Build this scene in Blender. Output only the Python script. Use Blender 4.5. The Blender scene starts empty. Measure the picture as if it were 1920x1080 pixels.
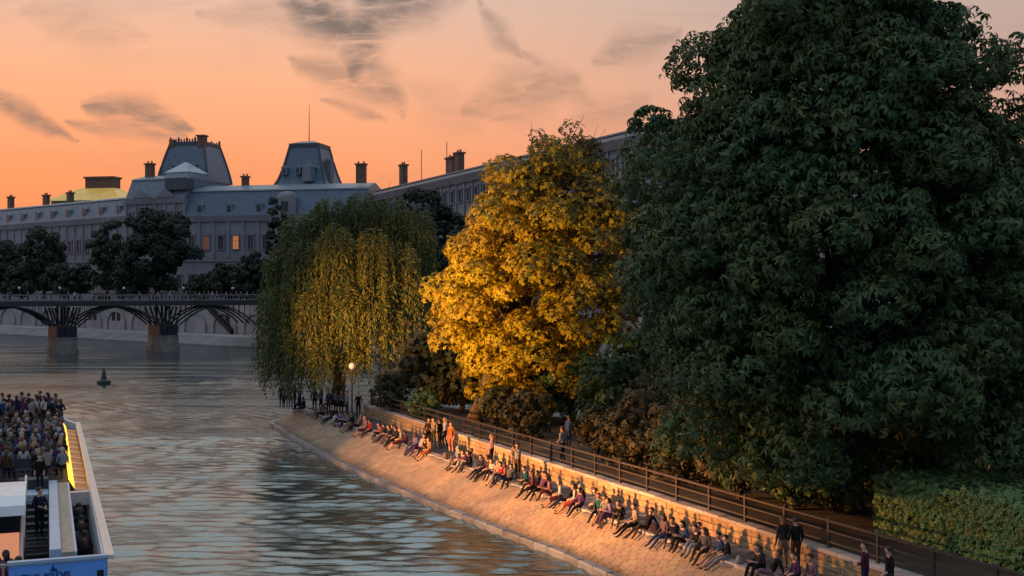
import bpy, bmesh, math, random
import numpy as np
from mathutils import Vector, Matrix

random.seed(7); rng = np.random.default_rng(7)
R = math.radians
SC = bpy.context.scene
COL = SC.collection
H = 10.5            # eye height above the river
F = 2200.0          # focal length in photo pixels (1920 wide)
HOR = 545.0         # row of the horizon

# ------------------------------------------------------------------ camera
cam = bpy.data.cameras.new('camera'); co = bpy.data.objects.new('camera', cam); COL.objects.link(co)
cam.sensor_width = 36; cam.lens = 36 * F / 1920
cam.clip_start = 0.5; cam.clip_end = 6000
co.location = (0, 0, H); co.rotation_euler = (R(90) + math.atan((HOR - 540) / F), 0, 0)
SC.camera = co

# ------------------------------------------------------------------ world
SUN_AZ, SUN_EL = -27.0, 1.0        # the sun has gone down behind the palace, to the left
world = bpy.data.worlds.new('World'); SC.world = world; world.use_nodes = True
wt = world.node_tree; wt.nodes.clear()
class G:
    def __init__(s, tree): s.t = tree
    def n(s, typ, **kw):
        x = s.t.nodes.new(typ)
        for k, v in kw.items(): setattr(x, k, v)
        return x
    def put(s, sock, v):
        if hasattr(v, 'is_output') or isinstance(v, bpy.types.NodeSocket): s.t.links.new(v, sock)
        else: sock.default_value = v
    def m(s, op, a, b=None, c=None, clamp=False):
        x = s.n('ShaderNodeMath', operation=op); x.use_clamp = clamp
        s.put(x.inputs[0], a)
        if b is not None: s.put(x.inputs[1], b)
        if c is not None: s.put(x.inputs[2], c)
        return x.outputs[0]
    def mix(s, f, a, b, mode='MIX'):
        x = s.n('ShaderNodeMix', data_type='RGBA', blend_type=mode)
        s.put(x.inputs[0], f); s.put(x.inputs[6], a); s.put(x.inputs[7], b)
        return x.outputs[2]
    def ramp(s, f, stops, interp='LINEAR'):
        x = s.n('ShaderNodeValToRGB'); x.color_ramp.interpolation = interp
        e = x.color_ramp.elements
        while len(e) < len(stops): e.new(0.5)
        for i, (p, c) in enumerate(stops):
            e[i].position = p; e[i].color = c if len(c) == 4 else (*c, 1)
        s.put(x.inputs[0], f)
        return x.outputs[0]
    def smooth(s, v, a, b):
        x = s.n('ShaderNodeMapRange', interpolation_type='SMOOTHSTEP')
        s.put(x.inputs[0], v); x.inputs[1].default_value = a; x.inputs[2].default_value = b
        return x.outputs[0]
    def noise(s, vec, scale, detail=3, rough=0.5, dist=0.0, color=False):
        x = s.n('ShaderNodeTexNoise'); s.put(x.inputs['Vector'], vec)
        x.inputs['Scale'].default_value = scale; x.inputs['Detail'].default_value = detail
        x.inputs['Roughness'].default_value = rough; x.inputs['Distortion'].default_value = dist
        return x.outputs[1 if color else 0]
g = G(wt)
tc = g.n('ShaderNodeTexCoord').outputs['Generated']
sep = g.n('ShaderNodeSeparateXYZ'); wt.links.new(tc, sep.inputs[0])
dx, dy, dz = sep.outputs
elev = g.m('DIVIDE', g.m('ARCSINE', dz, clamp=False), math.pi / 2)      # 0 horizon .. 1 zenith
elev = g.m('MAXIMUM', elev, 0.0)
hl = g.m('SQRT', g.m('ADD', g.m('MULTIPLY', dx, dx), g.m('ADD', g.m('MULTIPLY', dy, dy), 1e-5)))
cs = g.m('DIVIDE', g.m('ADD', g.m('MULTIPLY', dx, math.sin(R(SUN_AZ))), g.m('MULTIPLY', dy, math.cos(R(SUN_AZ)))), hl)
d90 = lambda d: d / 90.0
west = g.ramp(elev, [(0, (.78, .21, .095)), (d90(3), (.92, .265, .11)), (d90(6), (1.0, .355, .155)), (d90(10), (.97, .46, .26)),
                     (d90(14), (.80, .52, .39)), (d90(22), (.90, .78, .70)), (d90(36), (.90, .89, .90)), (d90(58), (.76, .84, .94)), (1, (.56, .66, .79))])
north = g.ramp(elev, [(0, (.72, .25, .155)), (d90(3.5), (.78, .30, .19)), (d90(7), (.70, .35, .255)), (d90(11), (.58, .385, .315)),
                      (d90(14), (.53, .405, .36)), (d90(22), (.78, .72, .69)), (d90(36), (.84, .85, .88)), (d90(58), (.74, .82, .92)), (1, (.56, .66, .79))])
east = g.ramp(elev, [(0, (.17, .21, .32)), (d90(14), (.23, .29, .41)), (d90(45), (.38, .47, .60)), (1, (.56, .66, .79))])
skyc = g.mix(g.smooth(cs, .70, .99), north, west)
skyc = g.mix(g.smooth(cs, -.6, .66), east, skyc)
# high wispy cloud: hand-laid wisps in the western sky over a broken cirrus that covers the whole sky
yy = g.m('MAXIMUM', dy, 0.15)
cu = g.m('DIVIDE', dx, yy); cv = g.m('DIVIDE', dz, yy)
cmb = g.n('ShaderNodeCombineXYZ'); g.put(cmb.inputs[0], cu); g.put(cmb.inputs[1], cv)
warp = g.noise(cmb.outputs[0], 9, 4, .55, 0, True)
wsep = g.n('ShaderNodeSeparateXYZ'); wt.links.new(warp, wsep.inputs[0])
wu = g.m('ADD', cu, g.m('MULTIPLY', g.m('SUBTRACT', wsep.outputs[0], .5), .05))
wv = g.m('ADD', cv, g.m('MULTIPLY', g.m('SUBTRACT', wsep.outputs[1], .5), .045))
def px2uv(x, y): return ((x - 960) / F, (HOR - y) / F)
def wisp(x0, y0, x1, y1, w, k):
    (a, b), (c, d) = px2uv(x0, y0), px2uv(x1, y1); w /= F
    L2 = (c - a) ** 2 + (d - b) ** 2
    pu, pv = g.m('SUBTRACT', wu, a), g.m('SUBTRACT', wv, b)
    t = g.m('ADD', g.m('MULTIPLY', pu, (c - a) / L2), g.m('MULTIPLY', pv, (d - b) / L2), clamp=True)
    qx = g.m('SUBTRACT', pu, g.m('MULTIPLY', t, c - a)); qy = g.m('SUBTRACT', pv, g.m('MULTIPLY', t, d - b))
    ds = g.m('SQRT', g.m('ADD', g.m('MULTIPLY', qx, qx), g.m('MULTIPLY', qy, qy)))
    # thin at both ends
    e = g.m('MULTIPLY', g.m('MULTIPLY', t, g.m('SUBTRACT', 1.0, t)), 4.0)
    wid = g.m('MULTIPLY', g.m('ADD', g.m('MULTIPLY', e, .75), .25), w)
    return g.m('MULTIPLY', g.smooth(g.m('DIVIDE', ds, wid), 1.25, 0.0), k)
den = None
for a in [(490, -50, 690, 80, 78, 1.0), (720, -60, 650, 160, 56, 1.0), (900, -50, 640, 50, 66, .95), (650, 80, 750, 220, 50, .72),
          (545, 105, 745, 212, 44, .6), (-60, 172, 145, 250, 30, .95), (170, 180, 350, 252, 42, .95), (130, 212, 335, 264, 26, .7),
          (600, 196, 715, 242, 16, .6), (890, 20, 985, 110, 24, .5), (985, 100, 1110, 190, 24, .4), (1110, 110, 1270, 50, 44, .55), (870, 210, 1075, 140, 70, .55),
          (920, 232, 1060, 165, 34, .5), (380, 12, 620, 50, 40, .35), (1000, 110, 1130, 215, 36, .35), (40, 20, 280, 66, 54, .28), (1060, 240, 1200, 190, 50, .4), (760, 150, 900, 260, 60, .22)]:
    s_ = wisp(*a)
    den = s_ if den is None else g.m('MAXIMUM', den, s_)
mpn = g.n('ShaderNodeMapping'); mpn.inputs['Scale'].default_value = (7, 26, 1); mpn.inputs['Rotation'].default_value = (0, 0, R(-28))
wt.links.new(cmb.outputs[0], mpn.inputs[0])
fib = g.noise(mpn.outputs[0], 2.6, 7, .66, .6)
den = g.m('MULTIPLY', den, g.m('MULTIPLY_ADD', g.smooth(fib, .25, .62), .85, .15))
cir = g.noise(mpn.outputs[0], .33, 6, .6, 1.2)
den = g.m('ADD', den, g.m('MULTIPLY', g.smooth(cir, .47, .74), .42), clamp=True)
front = g.smooth(dy, .02, .2)
den = g.m('MULTIPLY', g.m('MULTIPLY', den, front), 1.0)
cloudc = g.mix(g.smooth(cv, .06, .30), (.40, .235, .17, 1), (.175, .155, .145, 1))
skyc = g.mix(den, skyc, cloudc)
nish = g.n('ShaderNodeTexSky', sky_type='NISHITA'); nish.sun_disc = False
nish.sun_elevation = R(SUN_EL); nish.sun_rotation = R(SUN_AZ); nish.air_density = 1.4; nish.dust_density = 2.5
b1 = g.n('ShaderNodeBackground'); wt.links.new(nish.outputs[0], b1.inputs[0]); b1.inputs[1].default_value = 0.012
# the low glow is as bright as seen; the blue above carries the dusk light
b2 = g.n('ShaderNodeBackground'); wt.links.new(skyc, b2.inputs[0]); b2.inputs[1].default_value = 1.0
ad = g.n('ShaderNodeAddShader'); wt.links.new(b1.outputs[0], ad.inputs[0]); wt.links.new(b2.outputs[0], ad.inputs[1])
wo = g.n('ShaderNodeOutputWorld'); wt.links.new(ad.outputs[0], wo.inputs[0])

sl = bpy.data.lights.new('sun', 'SUN'); so = bpy.data.objects.new('sun', sl); COL.objects.link(so)
sl.energy = 0.10; sl.angle = R(4); sl.color = (1, .62, .38)
so.rotation_euler = Vector((-math.sin(R(SUN_AZ)) * math.cos(R(SUN_EL)), -math.cos(R(SUN_AZ)) * math.cos(R(SUN_EL)), -math.sin(R(SUN_EL)))).to_track_quat('-Z', 'Y').to_euler()
SC.view_settings.view_transform = 'Standard'; SC.view_settings.look = 'None'
SC.view_settings.exposure = 0.0; SC.view_settings.gamma = 1; SC.view_settings.use_curve_mapping = False

# ------------------------------------------------------------------ helpers
def tag(o, label=None, cat=None, group=None, kind=None):
    if label: o['label'] = label
    if cat: o['category'] = cat
    if group: o['group'] = group
    if kind: o['kind'] = kind
    return o
def empty(name, loc, rz=0, label=None, cat=None, group=None):
    o = bpy.data.objects.new(name, None); COL.objects.link(o)
    o.location = loc; o.rotation_euler = (0, 0, rz); o.empty_display_size = .3
    return tag(o, label, cat, group)
class MB:
    def __init__(s): s.v = []; s.f = []; s.mi = []
    def add(s, vs, fs, m=0):
        b = len(s.v); s.v += [tuple(v) for v in vs]
        s.f += [tuple(i + b for i in f) for f in fs]; s.mi += [m] * len(fs); return s
    def hexa(s, p, m=0):
        return s.add(p, [(0, 3, 2, 1), (4, 5, 6, 7), (0, 1, 5, 4), (1, 2, 6, 5), (2, 3, 7, 6), (3, 0, 4, 7)], m)
    def box(s, x0, x1, y0, y1, z0, z1, m=0):
        return s.hexa([(x0, y0, z0), (x1, y0, z0), (x1, y1, z0), (x0, y1, z0), (x0, y0, z1), (x1, y0, z1), (x1, y1, z1), (x0, y1, z1)], m)
    def frus(s, b, t, z0, z1, m=0):     # b, t = (x0,x1,y0,y1) at the bottom and the top
        return s.hexa([(b[0], b[2], z0), (b[1], b[2], z0), (b[1], b[3], z0), (b[0], b[3], z0), (t[0], t[2], z1), (t[1], t[2], z1), (t[1], t[3], z1), (t[0], t[3], z1)], m)
    def prism(s, poly, x0, x1, m=0):    # poly in (y,z), extruded along x
        n = len(poly)
        vs = [(x0, y, z) for y, z in poly] + [(x1, y, z) for y, z in poly]
        fs = [(i, (i + 1) % n, n + (i + 1) % n, n + i) for i in range(n)] + [tuple(range(n - 1, -1, -1)), tuple(range(n, 2 * n))]
        return s.add(vs, fs, m)
    def tube(s, path, rad, n=6, m=0, cap=True):
        path = [Vector(p) for p in path]
        if not hasattr(rad, '__len__'): rad = [rad] * len(path)
        b = len(s.v)
        for i, p in enumerate(path):
            d = (path[min(i + 1, len(path) - 1)] - path[max(i - 1, 0)]).normalized()
            a = d.orthogonal().normalized() if abs(d.z) > .95 else d.cross(Vector((0, 0, 1))).normalized()
            c = d.cross(a)
            for k in range(n):
                t = 2 * math.pi * k / n
                s.v.append(tuple(p + (a * math.cos(t) + c * math.sin(t)) * rad[i]))
        for i in range(len(path) - 1):
            for k in range(n):
                s.f.append((b + i * n + k, b + i * n + (k + 1) % n, b + (i + 1) * n + (k + 1) % n, b + (i + 1) * n + k)); s.mi.append(m)
        if cap:
            s.f.append(tuple(b + k for k in range(n - 1, -1, -1))); s.mi.append(m)
            e = b + (len(path) - 1) * n
            s.f.append(tuple(e + k for k in range(n))); s.mi.append(m)
        return s
    def dome(s, c, r, n=8, rows=4, m=0, lo=0.0):
        b = len(s.v); cx, cy, cz = c
        for i in range(rows):
            t = lo + (math.pi / 2 - lo) * i / rows
            for k in range(n):
                a = 2 * math.pi * k / n
                s.v.append((cx + r[0] * math.cos(t) * math.cos(a), cy + r[1] * math.cos(t) * math.sin(a), cz + r[2] * math.sin(t)))
        s.v.append((cx, cy, cz + r[2]))
        for i in range(rows - 1):
            for k in range(n):
                s.f.append((b + i * n + k, b + i * n + (k + 1) % n, b + (i + 1) * n + (k + 1) % n, b + (i + 1) * n + k)); s.mi.append(m)
        for k in range(n):
            s.f.append((b + (rows - 1) * n + k, b + (rows - 1) * n + (k + 1) % n, b + rows * n)); s.mi.append(m)
        s.f.append(tuple(b + k for k in range(n - 1, -1, -1))); s.mi.append(m)
        return s
    def mesh(s, name, mats, smooth=False):
        me = bpy.data.meshes.new(name); me.from_pydata(s.v, [], s.f)
        for mt in (mats if isinstance(mats, (list, tuple)) else [mats]): me.materials.append(mt)
        if any(s.mi): me.polygons.foreach_set('material_index', s.mi)
        if smooth: me.polygons.foreach_set('use_smooth', [True] * len(s.f))
        me.update(); return me
    def build(s, name, mats, parent=None, smooth=False):
        return link(name, s.mesh(name, mats, smooth), parent)
def link(name, me, parent=None, loc=None, rz=None, mtx=None):
    o = bpy.data.objects.new(name, me); COL.objects.link(o)
    if parent is not None: o.parent = parent
    if loc is not None: o.location = loc
    if rz is not None: o.rotation_euler = (0, 0, rz)
    if mtx is not None: o.matrix_basis = mtx
    return o
def big_mesh(name, V, Q, mats, mi=None, smooth=False):      # V (n,3), Q (m,k) numpy
    me = bpy.data.meshes.new(name); k = Q.shape[1]
    me.vertices.add(len(V)); me.vertices.foreach_set('co', np.ascontiguousarray(V, dtype=np.float32).ravel())
    me.loops.add(Q.size); me.loops.foreach_set('vertex_index', np.ascontiguousarray(Q, dtype=np.int32).ravel())
    me.polygons.add(len(Q)); me.polygons.foreach_set('loop_start', np.arange(0, Q.size, k, dtype=np.int32))
    for mt in mats: me.materials.append(mt)
    if mi is not None: me.polygons.foreach_set('material_index', np.asarray(mi, dtype=np.int32))
    if smooth: me.polygons.foreach_set('use_smooth', np.ones(len(Q), dtype=bool))
    me.update(calc_edges=True); return me
def scatter(tv, tf, pos, rot, sc):       # copies of a small template merged in one array
    n, k = len(pos), len(tv)
    V = np.einsum('nij,kj->nki', rot, tv) * sc[:, None, None] + pos[:, None, :]
    Q = (tf[None] + (np.arange(n) * k)[:, None, None]).reshape(-1, tf.shape[1])
    return V.reshape(-1, 3), Q
def frames(nrm):                          # rotation matrices with z along nrm and a random spin
    nrm = nrm / np.linalg.norm(nrm, axis=1, keepdims=True)
    a = rng.normal(size=nrm.shape); a -= (a * nrm).sum(1, keepdims=True) * nrm
    a /= np.linalg.norm(a, axis=1, keepdims=True)
    b = np.cross(nrm, a)
    return np.stack([a, b, nrm], axis=2)
def onplane(px, py, z):
    D = (H - z) * F / (py - HOR); return ((px - 960) / F * D, D)

# ------------------------------------------------------------------ materials
def mat(name, col, rough=.7, metal=0, spec=.4, var=0.0, nscale=3.0, bump=0.0, bscale=20.0, rnd=None, col2=None, emit=None, estr=0, stretch=None, transl=0, rv=.55):
    m = bpy.data.materials.new(name); m.use_nodes = True
    t = m.node_tree; q = G(t); bs = t.nodes['Principled BSDF']
    bs.inputs['Roughness'].default_value = rough; bs.inputs['Metallic'].default_value = metal
    bs.inputs['Specular IOR Level'].default_value = spec
    c = (*col, 1)
    co_ = q.n('ShaderNodeTexCoord').outputs['Object'] if (var or bump) else None
    if co_ is not None and rnd == 'object':      # copies share mesh data: shift the grain for each
        oi = q.n('ShaderNodeObjectInfo').outputs['Location']
        va = q.n('ShaderNodeVectorMath', operation='ADD'); q.put(va.inputs[0], co_); q.put(va.inputs[1], oi); co_ = va.outputs[0]
    if stretch and co_ is not None:
        mp = q.n('ShaderNodeMapping'); mp.inputs['Scale'].default_value = stretch; q.put(mp.inputs[0], co_); co_ = mp.outputs[0]
    out = None
    if var:
        nz = q.noise(co_, nscale, 6, .6)
        c2 = (*(col2 or tuple(x * (1 - var) for x in col)), 1)
        out = q.mix(q.smooth(nz, .32, .68), c, c2)
    if rnd:
        rv_ = q.n('ShaderNodeObjectInfo').outputs['Random'] if rnd == 'object' else q.n('ShaderNodeNewGeometry').outputs['Random Per Island']
        hs = q.n('ShaderNodeHueSaturation'); q.put(hs.inputs['Color'], out if out is not None else c)
        q.put(hs.inputs['Value'], q.m('MULTIPLY_ADD', rv_, rv, 1 - rv / 2))
        q.put(hs.inputs['Hue'], q.m('MULTIPLY_ADD', q.m('FRACT', q.m('MULTIPLY', rv_, 7.13)), .03, .485)); out = hs.outputs[0]
    if out is not None: t.links.new(out, bs.inputs['Base Color'])
    else: bs.inputs['Base Color'].default_value = c
    if bump:
        bn = q.n('ShaderNodeBump'); bn.inputs['Strength'].default_value = bump; bn.inputs['Distance'].default_value = .03
        q.put(bn.inputs['Height'], q.noise(co_, bscale, 5, .65)); t.links.new(bn.outputs[0], bs.inputs['Normal'])
    if emit:
        bs.inputs['Emission Color'].default_value = (*emit, 1); bs.inputs['Emission Strength'].default_value = estr
    if transl:
        tr = q.n('ShaderNodeBsdfTranslucent')
        if out is not None: t.links.new(out, tr.inputs[0])
        else: tr.inputs[0].default_value = c
        mx = q.n('ShaderNodeMixShader'); mx.inputs[0].default_value = transl
        t.links.new(bs.outputs[0], mx.inputs[1]); t.links.new(tr.outputs[0], mx.inputs[2])
        t.links.new(mx.outputs[0], t.nodes['Material Output'].inputs[0])
    return m
M = {}
M['slope'] = mat('slope_stone', (.36, .265, .18), .85, var=.28, nscale=1.3, bump=.5, bscale=9, rnd='object', rv=.22)
M['slope_i'] = mat('slope_stone_far', (.36, .265, .18), .85, var=.28, nscale=1.3, bump=.5, bscale=9, rnd='island', rv=.22)
for k_ in ('slope', 'slope_i'):
    t_ = M[k_].node_tree; q_ = G(t_); b_ = t_.nodes['Principled BSDF']; src = b_.inputs['Base Color'].links[0].from_socket
    gp_ = q_.n('ShaderNodeNewGeometry').outputs['Position']; sp__ = q_.n('ShaderNodeSeparateXYZ'); q_.put(sp__.inputs[0], gp_)
    zz_ = q_.m('ADD', sp__.outputs[2], q_.m('MULTIPLY', q_.noise(gp_, .9, 4, .6), -.5))
    t_.links.new(q_.mix(q_.smooth(zz_, .32, -.05), src, (.075, .065, .045, 1)), b_.inputs['Base Color'])       # tide line: weed and damp
    big_ = q_.smooth(q_.noise(gp_, .22, 4, .6), .38, .66); old = b_.inputs['Base Color'].links[0].from_socket
    t_.links.new(q_.mix(q_.m('MULTIPLY', big_, .45), old, (.20, .15, .11, 1)), b_.inputs['Base Color'])         # old stains
M['mortar'] = mat('mortar', (.20, .16, .13), .95, var=.4, nscale=3)
M['coping'] = mat('coping_stone', (.46, .39, .34), .8, var=.25, nscale=1.5, bump=.35, bscale=14, rnd='object')
M['kerb'] = mat('wet_kerb_stone', (.19, .215, .26), .45, var=.5, nscale=1.1, bump=.4, bscale=8, rnd='object', col2=(.12, .13, .16))
M['walk'] = mat('walkway_stone', (.20, .19, .20), .85, var=.3, nscale=.9, bump=.3, bscale=12, rnd='object')
M['wall'] = mat('wall_stone', (.45, .31, .18), .85, var=.45, nscale=2.2, bump=.6, bscale=7, rnd='object', rv=.35)
M['earth'] = mat('park_earth', (.07, .055, .04), .95, var=.5, nscale=.6, bump=.4, bscale=5)
M['iron'] = mat('railing_iron', (.075, .06, .052), .5, .3, var=.4, nscale=9)
M['bark'] = mat('bark', (.085, .06, .042), .95, var=.5, nscale=4, bump=.9, bscale=14, stretch=(1, 1, .25))
M['bark_warm'] = mat('bark_warm', (.14, .085, .05), .95, var=.5, nscale=4, bump=.9, bscale=14, stretch=(1, 1, .25))
M['stone_pal'] = mat('palace_stone', (.225, .235, .265), .9, var=.25, nscale=.25, bump=.2, bscale=2)
M['stone_dk'] = mat('palace_stone_weathered', (.18, .175, .20), .9, var=.3, nscale=.3)
M['slate'] = mat('slate', (.115, .165, .225), .5, var=.25, nscale=.5, bump=.15, bscale=3, stretch=(1, 1, 4))
M['slate_dk'] = mat('slate_dark', (.065, .08, .10), .55, var=.3, nscale=.6, bump=.2, bscale=3, stretch=(1, 1, 4))
M['lead'] = mat('lead_sheet', (.19, .24, .29), .45, var=.2, nscale=.8)
M['lead_pale'] = mat('zinc_pale', (.36, .44, .50), .45, var=.2, nscale=.8)
M['brick'] = mat('chimney_brick', (.19, .11, .08), .9, var=.3, nscale=1)
M['glass'] = mat('window_glass', (.02, .025, .035), .15, 0, .6)
M['lit'] = mat('lit_window', (.3, .1, .04), .4, emit=(1, .30, .08), estr=.42)
M['added_lamp_lit'] = mat('added_lit_lamp', (.9, .8, .6), .4, emit=(1, .7, .35), estr=.5)  # glowing glass of the added floodlights
M['globe'] = mat('lamp_globe', (.55, .57, .6), .35)
M['gold'] = mat('yellow_glass_roof', (.62, .42, .10), .4, var=.35, nscale=.35, emit=(1, .62, .12), estr=.22)  # yellow roof with a mild emission of its own
M['bridge'] = mat('bridge_iron', (.035, .037, .045), .6, .2, var=.3, nscale=1)
M['bridge_lt'] = mat('bridge_rail', (.24, .22, .22), .6, var=.3, nscale=2)
M['pier'] = mat('pier_stone', (.22, .19, .175), .85, var=.4, nscale=.7, bump=.4, bscale=3)
M['quay'] = mat('quay_stone', (.31, .30, .31), .85, var=.35, nscale=.22, bump=.3, bscale=2)
M['quay_dk'] = mat('quay_slope', (.17, .18, .19), .8, var=.35, nscale=.3)
M['road'] = mat('asphalt', (.06, .06, .062), .9, var=.2, nscale=1)
M['white'] = mat('white_paint', (.74, .76, .78), .35, var=.1, nscale=2)
M['cream'] = mat('cream_paint', (.72, .60, .52), .4, var=.12, nscale=2)
M['blue'] = mat('blue_paint', (.13, .36, .86), .35, var=.12, nscale=1.5)
M['navy'] = mat('navy_paint', (.012, .035, .16), .4)
M['paleblue'] = mat('pale_blue_paint', (.34, .46, .60), .4, var=.1, nscale=2)
M['deck'] = mat('deck_dark', (.045, .05, .06), .7, var=.3, nscale=3)
M['tan'] = mat('tan_deck', (.40, .33, .25), .7, var=.25, nscale=4)
M['wood'] = mat('varnished_wood', (.52, .25, .11), .5, var=.5, nscale=2.5, stretch=(6, .6, 1))
M['yellow'] = mat('lit_yellow_strip', (.85, .55, .06), .4, emit=(1, .52, .05), estr=2.0)
M['amber'] = mat('lit_cabin', (.7, .28, .14), .6, emit=(1, .38, .20), estr=.55)
M['dark'] = mat('dark_void', (.012, .011, .014), .8)
M['steel'] = mat('steel', (.35, .36, .38), .35, .7)
M['buoy'] = mat('buoy_paint', (.014, .022, .018), .5)
M['hedge_core'] = mat('hedge_twigs', (.018, .02, .012), .95)
M['leaf_dark'] = mat('leaf_chestnut', (.044, .100, .042), .50, spec=.35, rnd='island', var=.3, nscale=.35, col2=(.062, .094, .022), transl=.22)
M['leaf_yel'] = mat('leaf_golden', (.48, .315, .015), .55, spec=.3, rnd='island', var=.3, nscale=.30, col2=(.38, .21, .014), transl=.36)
M['leaf_olive'] = mat('leaf_olive_brown', (.17, .125, .020), .55, spec=.3, rnd='island', var=.4, nscale=.4, col2=(.085, .09, .022), transl=.28)
M['leaf_will_lit_yel'] = mat('leaf_willow_lit_yellow', (.21, .165, .028), .55, spec=.3, rnd='island', var=.3, nscale=.4, col2=(.15, .13, .03), transl=.25)  # floodlight's yellow put into the leaf colour; also mixed in at random
M['leaf_will'] = mat('leaf_willow', (.080, .105, .030), .55, spec=.3, rnd='island', var=.3, nscale=.4, col2=(.060, .090, .036), transl=.25)
M['leaf_tip'] = mat('leaf_chestnut_young', (.075, .135, .040), .5, spec=.35, rnd='island', var=.4, nscale=.5, col2=(.10, .105, .03), transl=.25)
M['leaf_far'] = mat('leaf_far', (.035, .060, .038), .6, spec=.25, rnd='island', var=.35, nscale=.3, transl=.15)
M['leaf_fir'] = mat('leaf_far_dark', (.018, .034, .022), .6, spec=.25, rnd='island', transl=.1)
M['leaf_shrub'] = mat('leaf_shrub', (.085, .066, .026), .6, spec=.25, rnd='island', var=.4, nscale=.9, col2=(.035, .045, .022), transl=.2)
M['leaf_hedge'] = mat('leaf_hedge', (.12, .26, .095), .5, spec=.35, rnd='island', var=.4, nscale=1.1, col2=(.14, .19, .055), transl=.2)

# ------------------------------------------------------------------ the river
def spaced(segs):                       # [(a, b, step), ...] joined into one axis
    out = []
    for a, b, st in segs: out += list(np.arange(a, b, st))
    return np.array(out + [segs[-1][1]])
xs = spaced([(-3000, -600, 400), (-600, -130, 40), (-130, -45, 1.0), (-45, 6, .22), (6, 60, 1.2), (60, 300, 24), (300, 3000, 400)])
ys = spaced([(-1500, -100, 200), (-100, 24, 12), (24, 84, .20), (84, 140, .34), (140, 300, .62), (300, 700, 40), (700, 4000, 300)])
XX, YY = np.meshgrid(xs, ys); Z = np.zeros_like(XX)
stepx = np.gradient(xs)[None, :] + 0 * YY; stepy = np.gradient(ys)[:, None] + 0 * XX
stp = np.maximum(stepx, stepy)
wr = np.random.default_rng(3)
for i in range(84):
    lam = .45 * (1.5 / .45) ** wr.random(); k = 2 * math.pi / lam
    a = math.radians(84) + wr.normal() * .36            # crests lie mostly across the view
    amp = .0068 * lam ** .8 * (.6 + .8 * wr.random())
    ph = wr.random() * 6.28
    fade = np.clip((lam / (stepy * abs(math.sin(a)) + stepx * abs(math.cos(a)) + 1e-6) - 2.2) / 2.0, 0, 1)
    Z += amp * fade * np.sin(k * (XX * math.cos(a) + YY * math.sin(a)) + ph + .8 * np.sin(.05 * XX + .037 * YY + i))
gust = .62 + .55 * (np.sin(.11 * XX + .05 * YY + 1.0) * np.sin(.06 * YY - .05 * XX) * .5 + .5)
Z *= gust
_sl = np.gradient(Z[140:400], axis=0) / stepy[140:400]; Z *= .115 / float(np.sqrt((_sl[:, 110:340] ** 2).mean()))
nx_, ny_ = len(xs), len(ys)
V = np.stack([XX, YY, Z], -1).reshape(-1, 3)
ii = np.arange(ny_ - 1)[:, None] * nx_ + np.arange(nx_ - 1)[None, :]
Q = np.stack([ii, ii + 1, ii + nx_ + 1, ii + nx_], -1).reshape(-1, 4)
mw = bpy.data.materials.new('river_water'); mw.use_nodes = True
t = mw.node_tree; q = G(t); bs = t.nodes['Principled BSDF']
bs.inputs['Base Color'].default_value = (.034, .046, .050, 1); bs.inputs['Roughness'].default_value = .08
bs.inputs['IOR'].default_value = 2.15; bs.inputs['Specular IOR Level'].default_value = 1.0; bs.inputs['Specular Tint'].default_value = (.74, .95, 1.0, 1)
oc = q.n('ShaderNodeTexCoord').outputs['Object']
mp = q.n('ShaderNodeMapping'); mp.inputs['Scale'].default_value = (.34, 1.7, 1); mp.inputs['Rotation'].default_value = (0, 0, R(10)); q.put(mp.inputs[0], oc)
h1 = q.noise(mp.outputs[0], 2.3, 4, .6, .5); h2 = q.noise(mp.outputs[0], .16, 2, .5)
bn = q.n('ShaderNodeBump'); bn.inputs['Distance'].default_value = .30
q.put(bn.inputs['Strength'], q.m('MULTIPLY_ADD', q.smooth(h2, .35, .65), .16, .11)); q.put(bn.inputs['Height'], h1)
t.links.new(bn.outputs[0], bs.inputs['Normal'])
river = link('river', big_mesh('river', V, Q, [mw], smooth=True)); tag(river, 'grey rippled river with pale evening reflections', None, None, 'structure')

# ------------------------------------------------------------------ the island point
Wp = [onplane(*p, 0.0) for p in [(497, 788), (545, 818), (600, 850), (700, 905), (800, 950), (900, 985), (1000, 1025), (1150, 1080)]]
Lp = [onplane(*p, 1.5) for p in [(560, 768), (690, 802), (760, 838), (860, 880), (970, 912), (1100, 955), (1200, 990), (1330, 1040), (1420, 1078)]]
Rp = [onplane(*p, 2.3) for p in [(680, 757), (760, 783), (840, 808), (980, 853), (1100, 890), (1200, 918), (1300, 952), (1400, 985), (1560, 1035), (1680, 1075)]]
def fit(pts, deg=3):
    a = np.array(pts); c = np.polyfit((a[:, 1] - 55) / 20, a[:, 0], deg)
    return lambda y: float(np.polyval(c, (y - 55) / 20))
_r = fit(Rp, 2); _l = fit(Lp, 2); _w = fit(Wp, 2)
Y0, Y1 = 22.0, 90.0
def Xr(y): return _r(y)
def Xl(y): return min(_l(y), _r(y) - 1.35)
def Xw(y): return min(_w(y), Xl(y) - 1.9)
def polyline(fx, y0, y1, n=240):
    return [Vector((fx(y0 + (y1 - y0) * i / n), y0 + (y1 - y0) * i / n, 0)) for i in range(n + 1)]
class Path:
    def __init__(s, pts):
        s.p = pts; s.l = [0.0]
        for a, b in zip(pts, pts[1:]): s.l.append(s.l[-1] + (b - a).length)
        s.L = s.l[-1]
    def at(s, d):
        d = min(max(d, 0), s.L - 1e-6)
        i = int(np.searchsorted(s.l, d, side='right')) - 1
        i = min(i, len(s.p) - 2)
        f = (d - s.l[i]) / (s.l[i + 1] - s.l[i])
        return s.p[i].lerp(s.p[i + 1], f), (s.p[i + 1] - s.p[i]).normalized()
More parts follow.
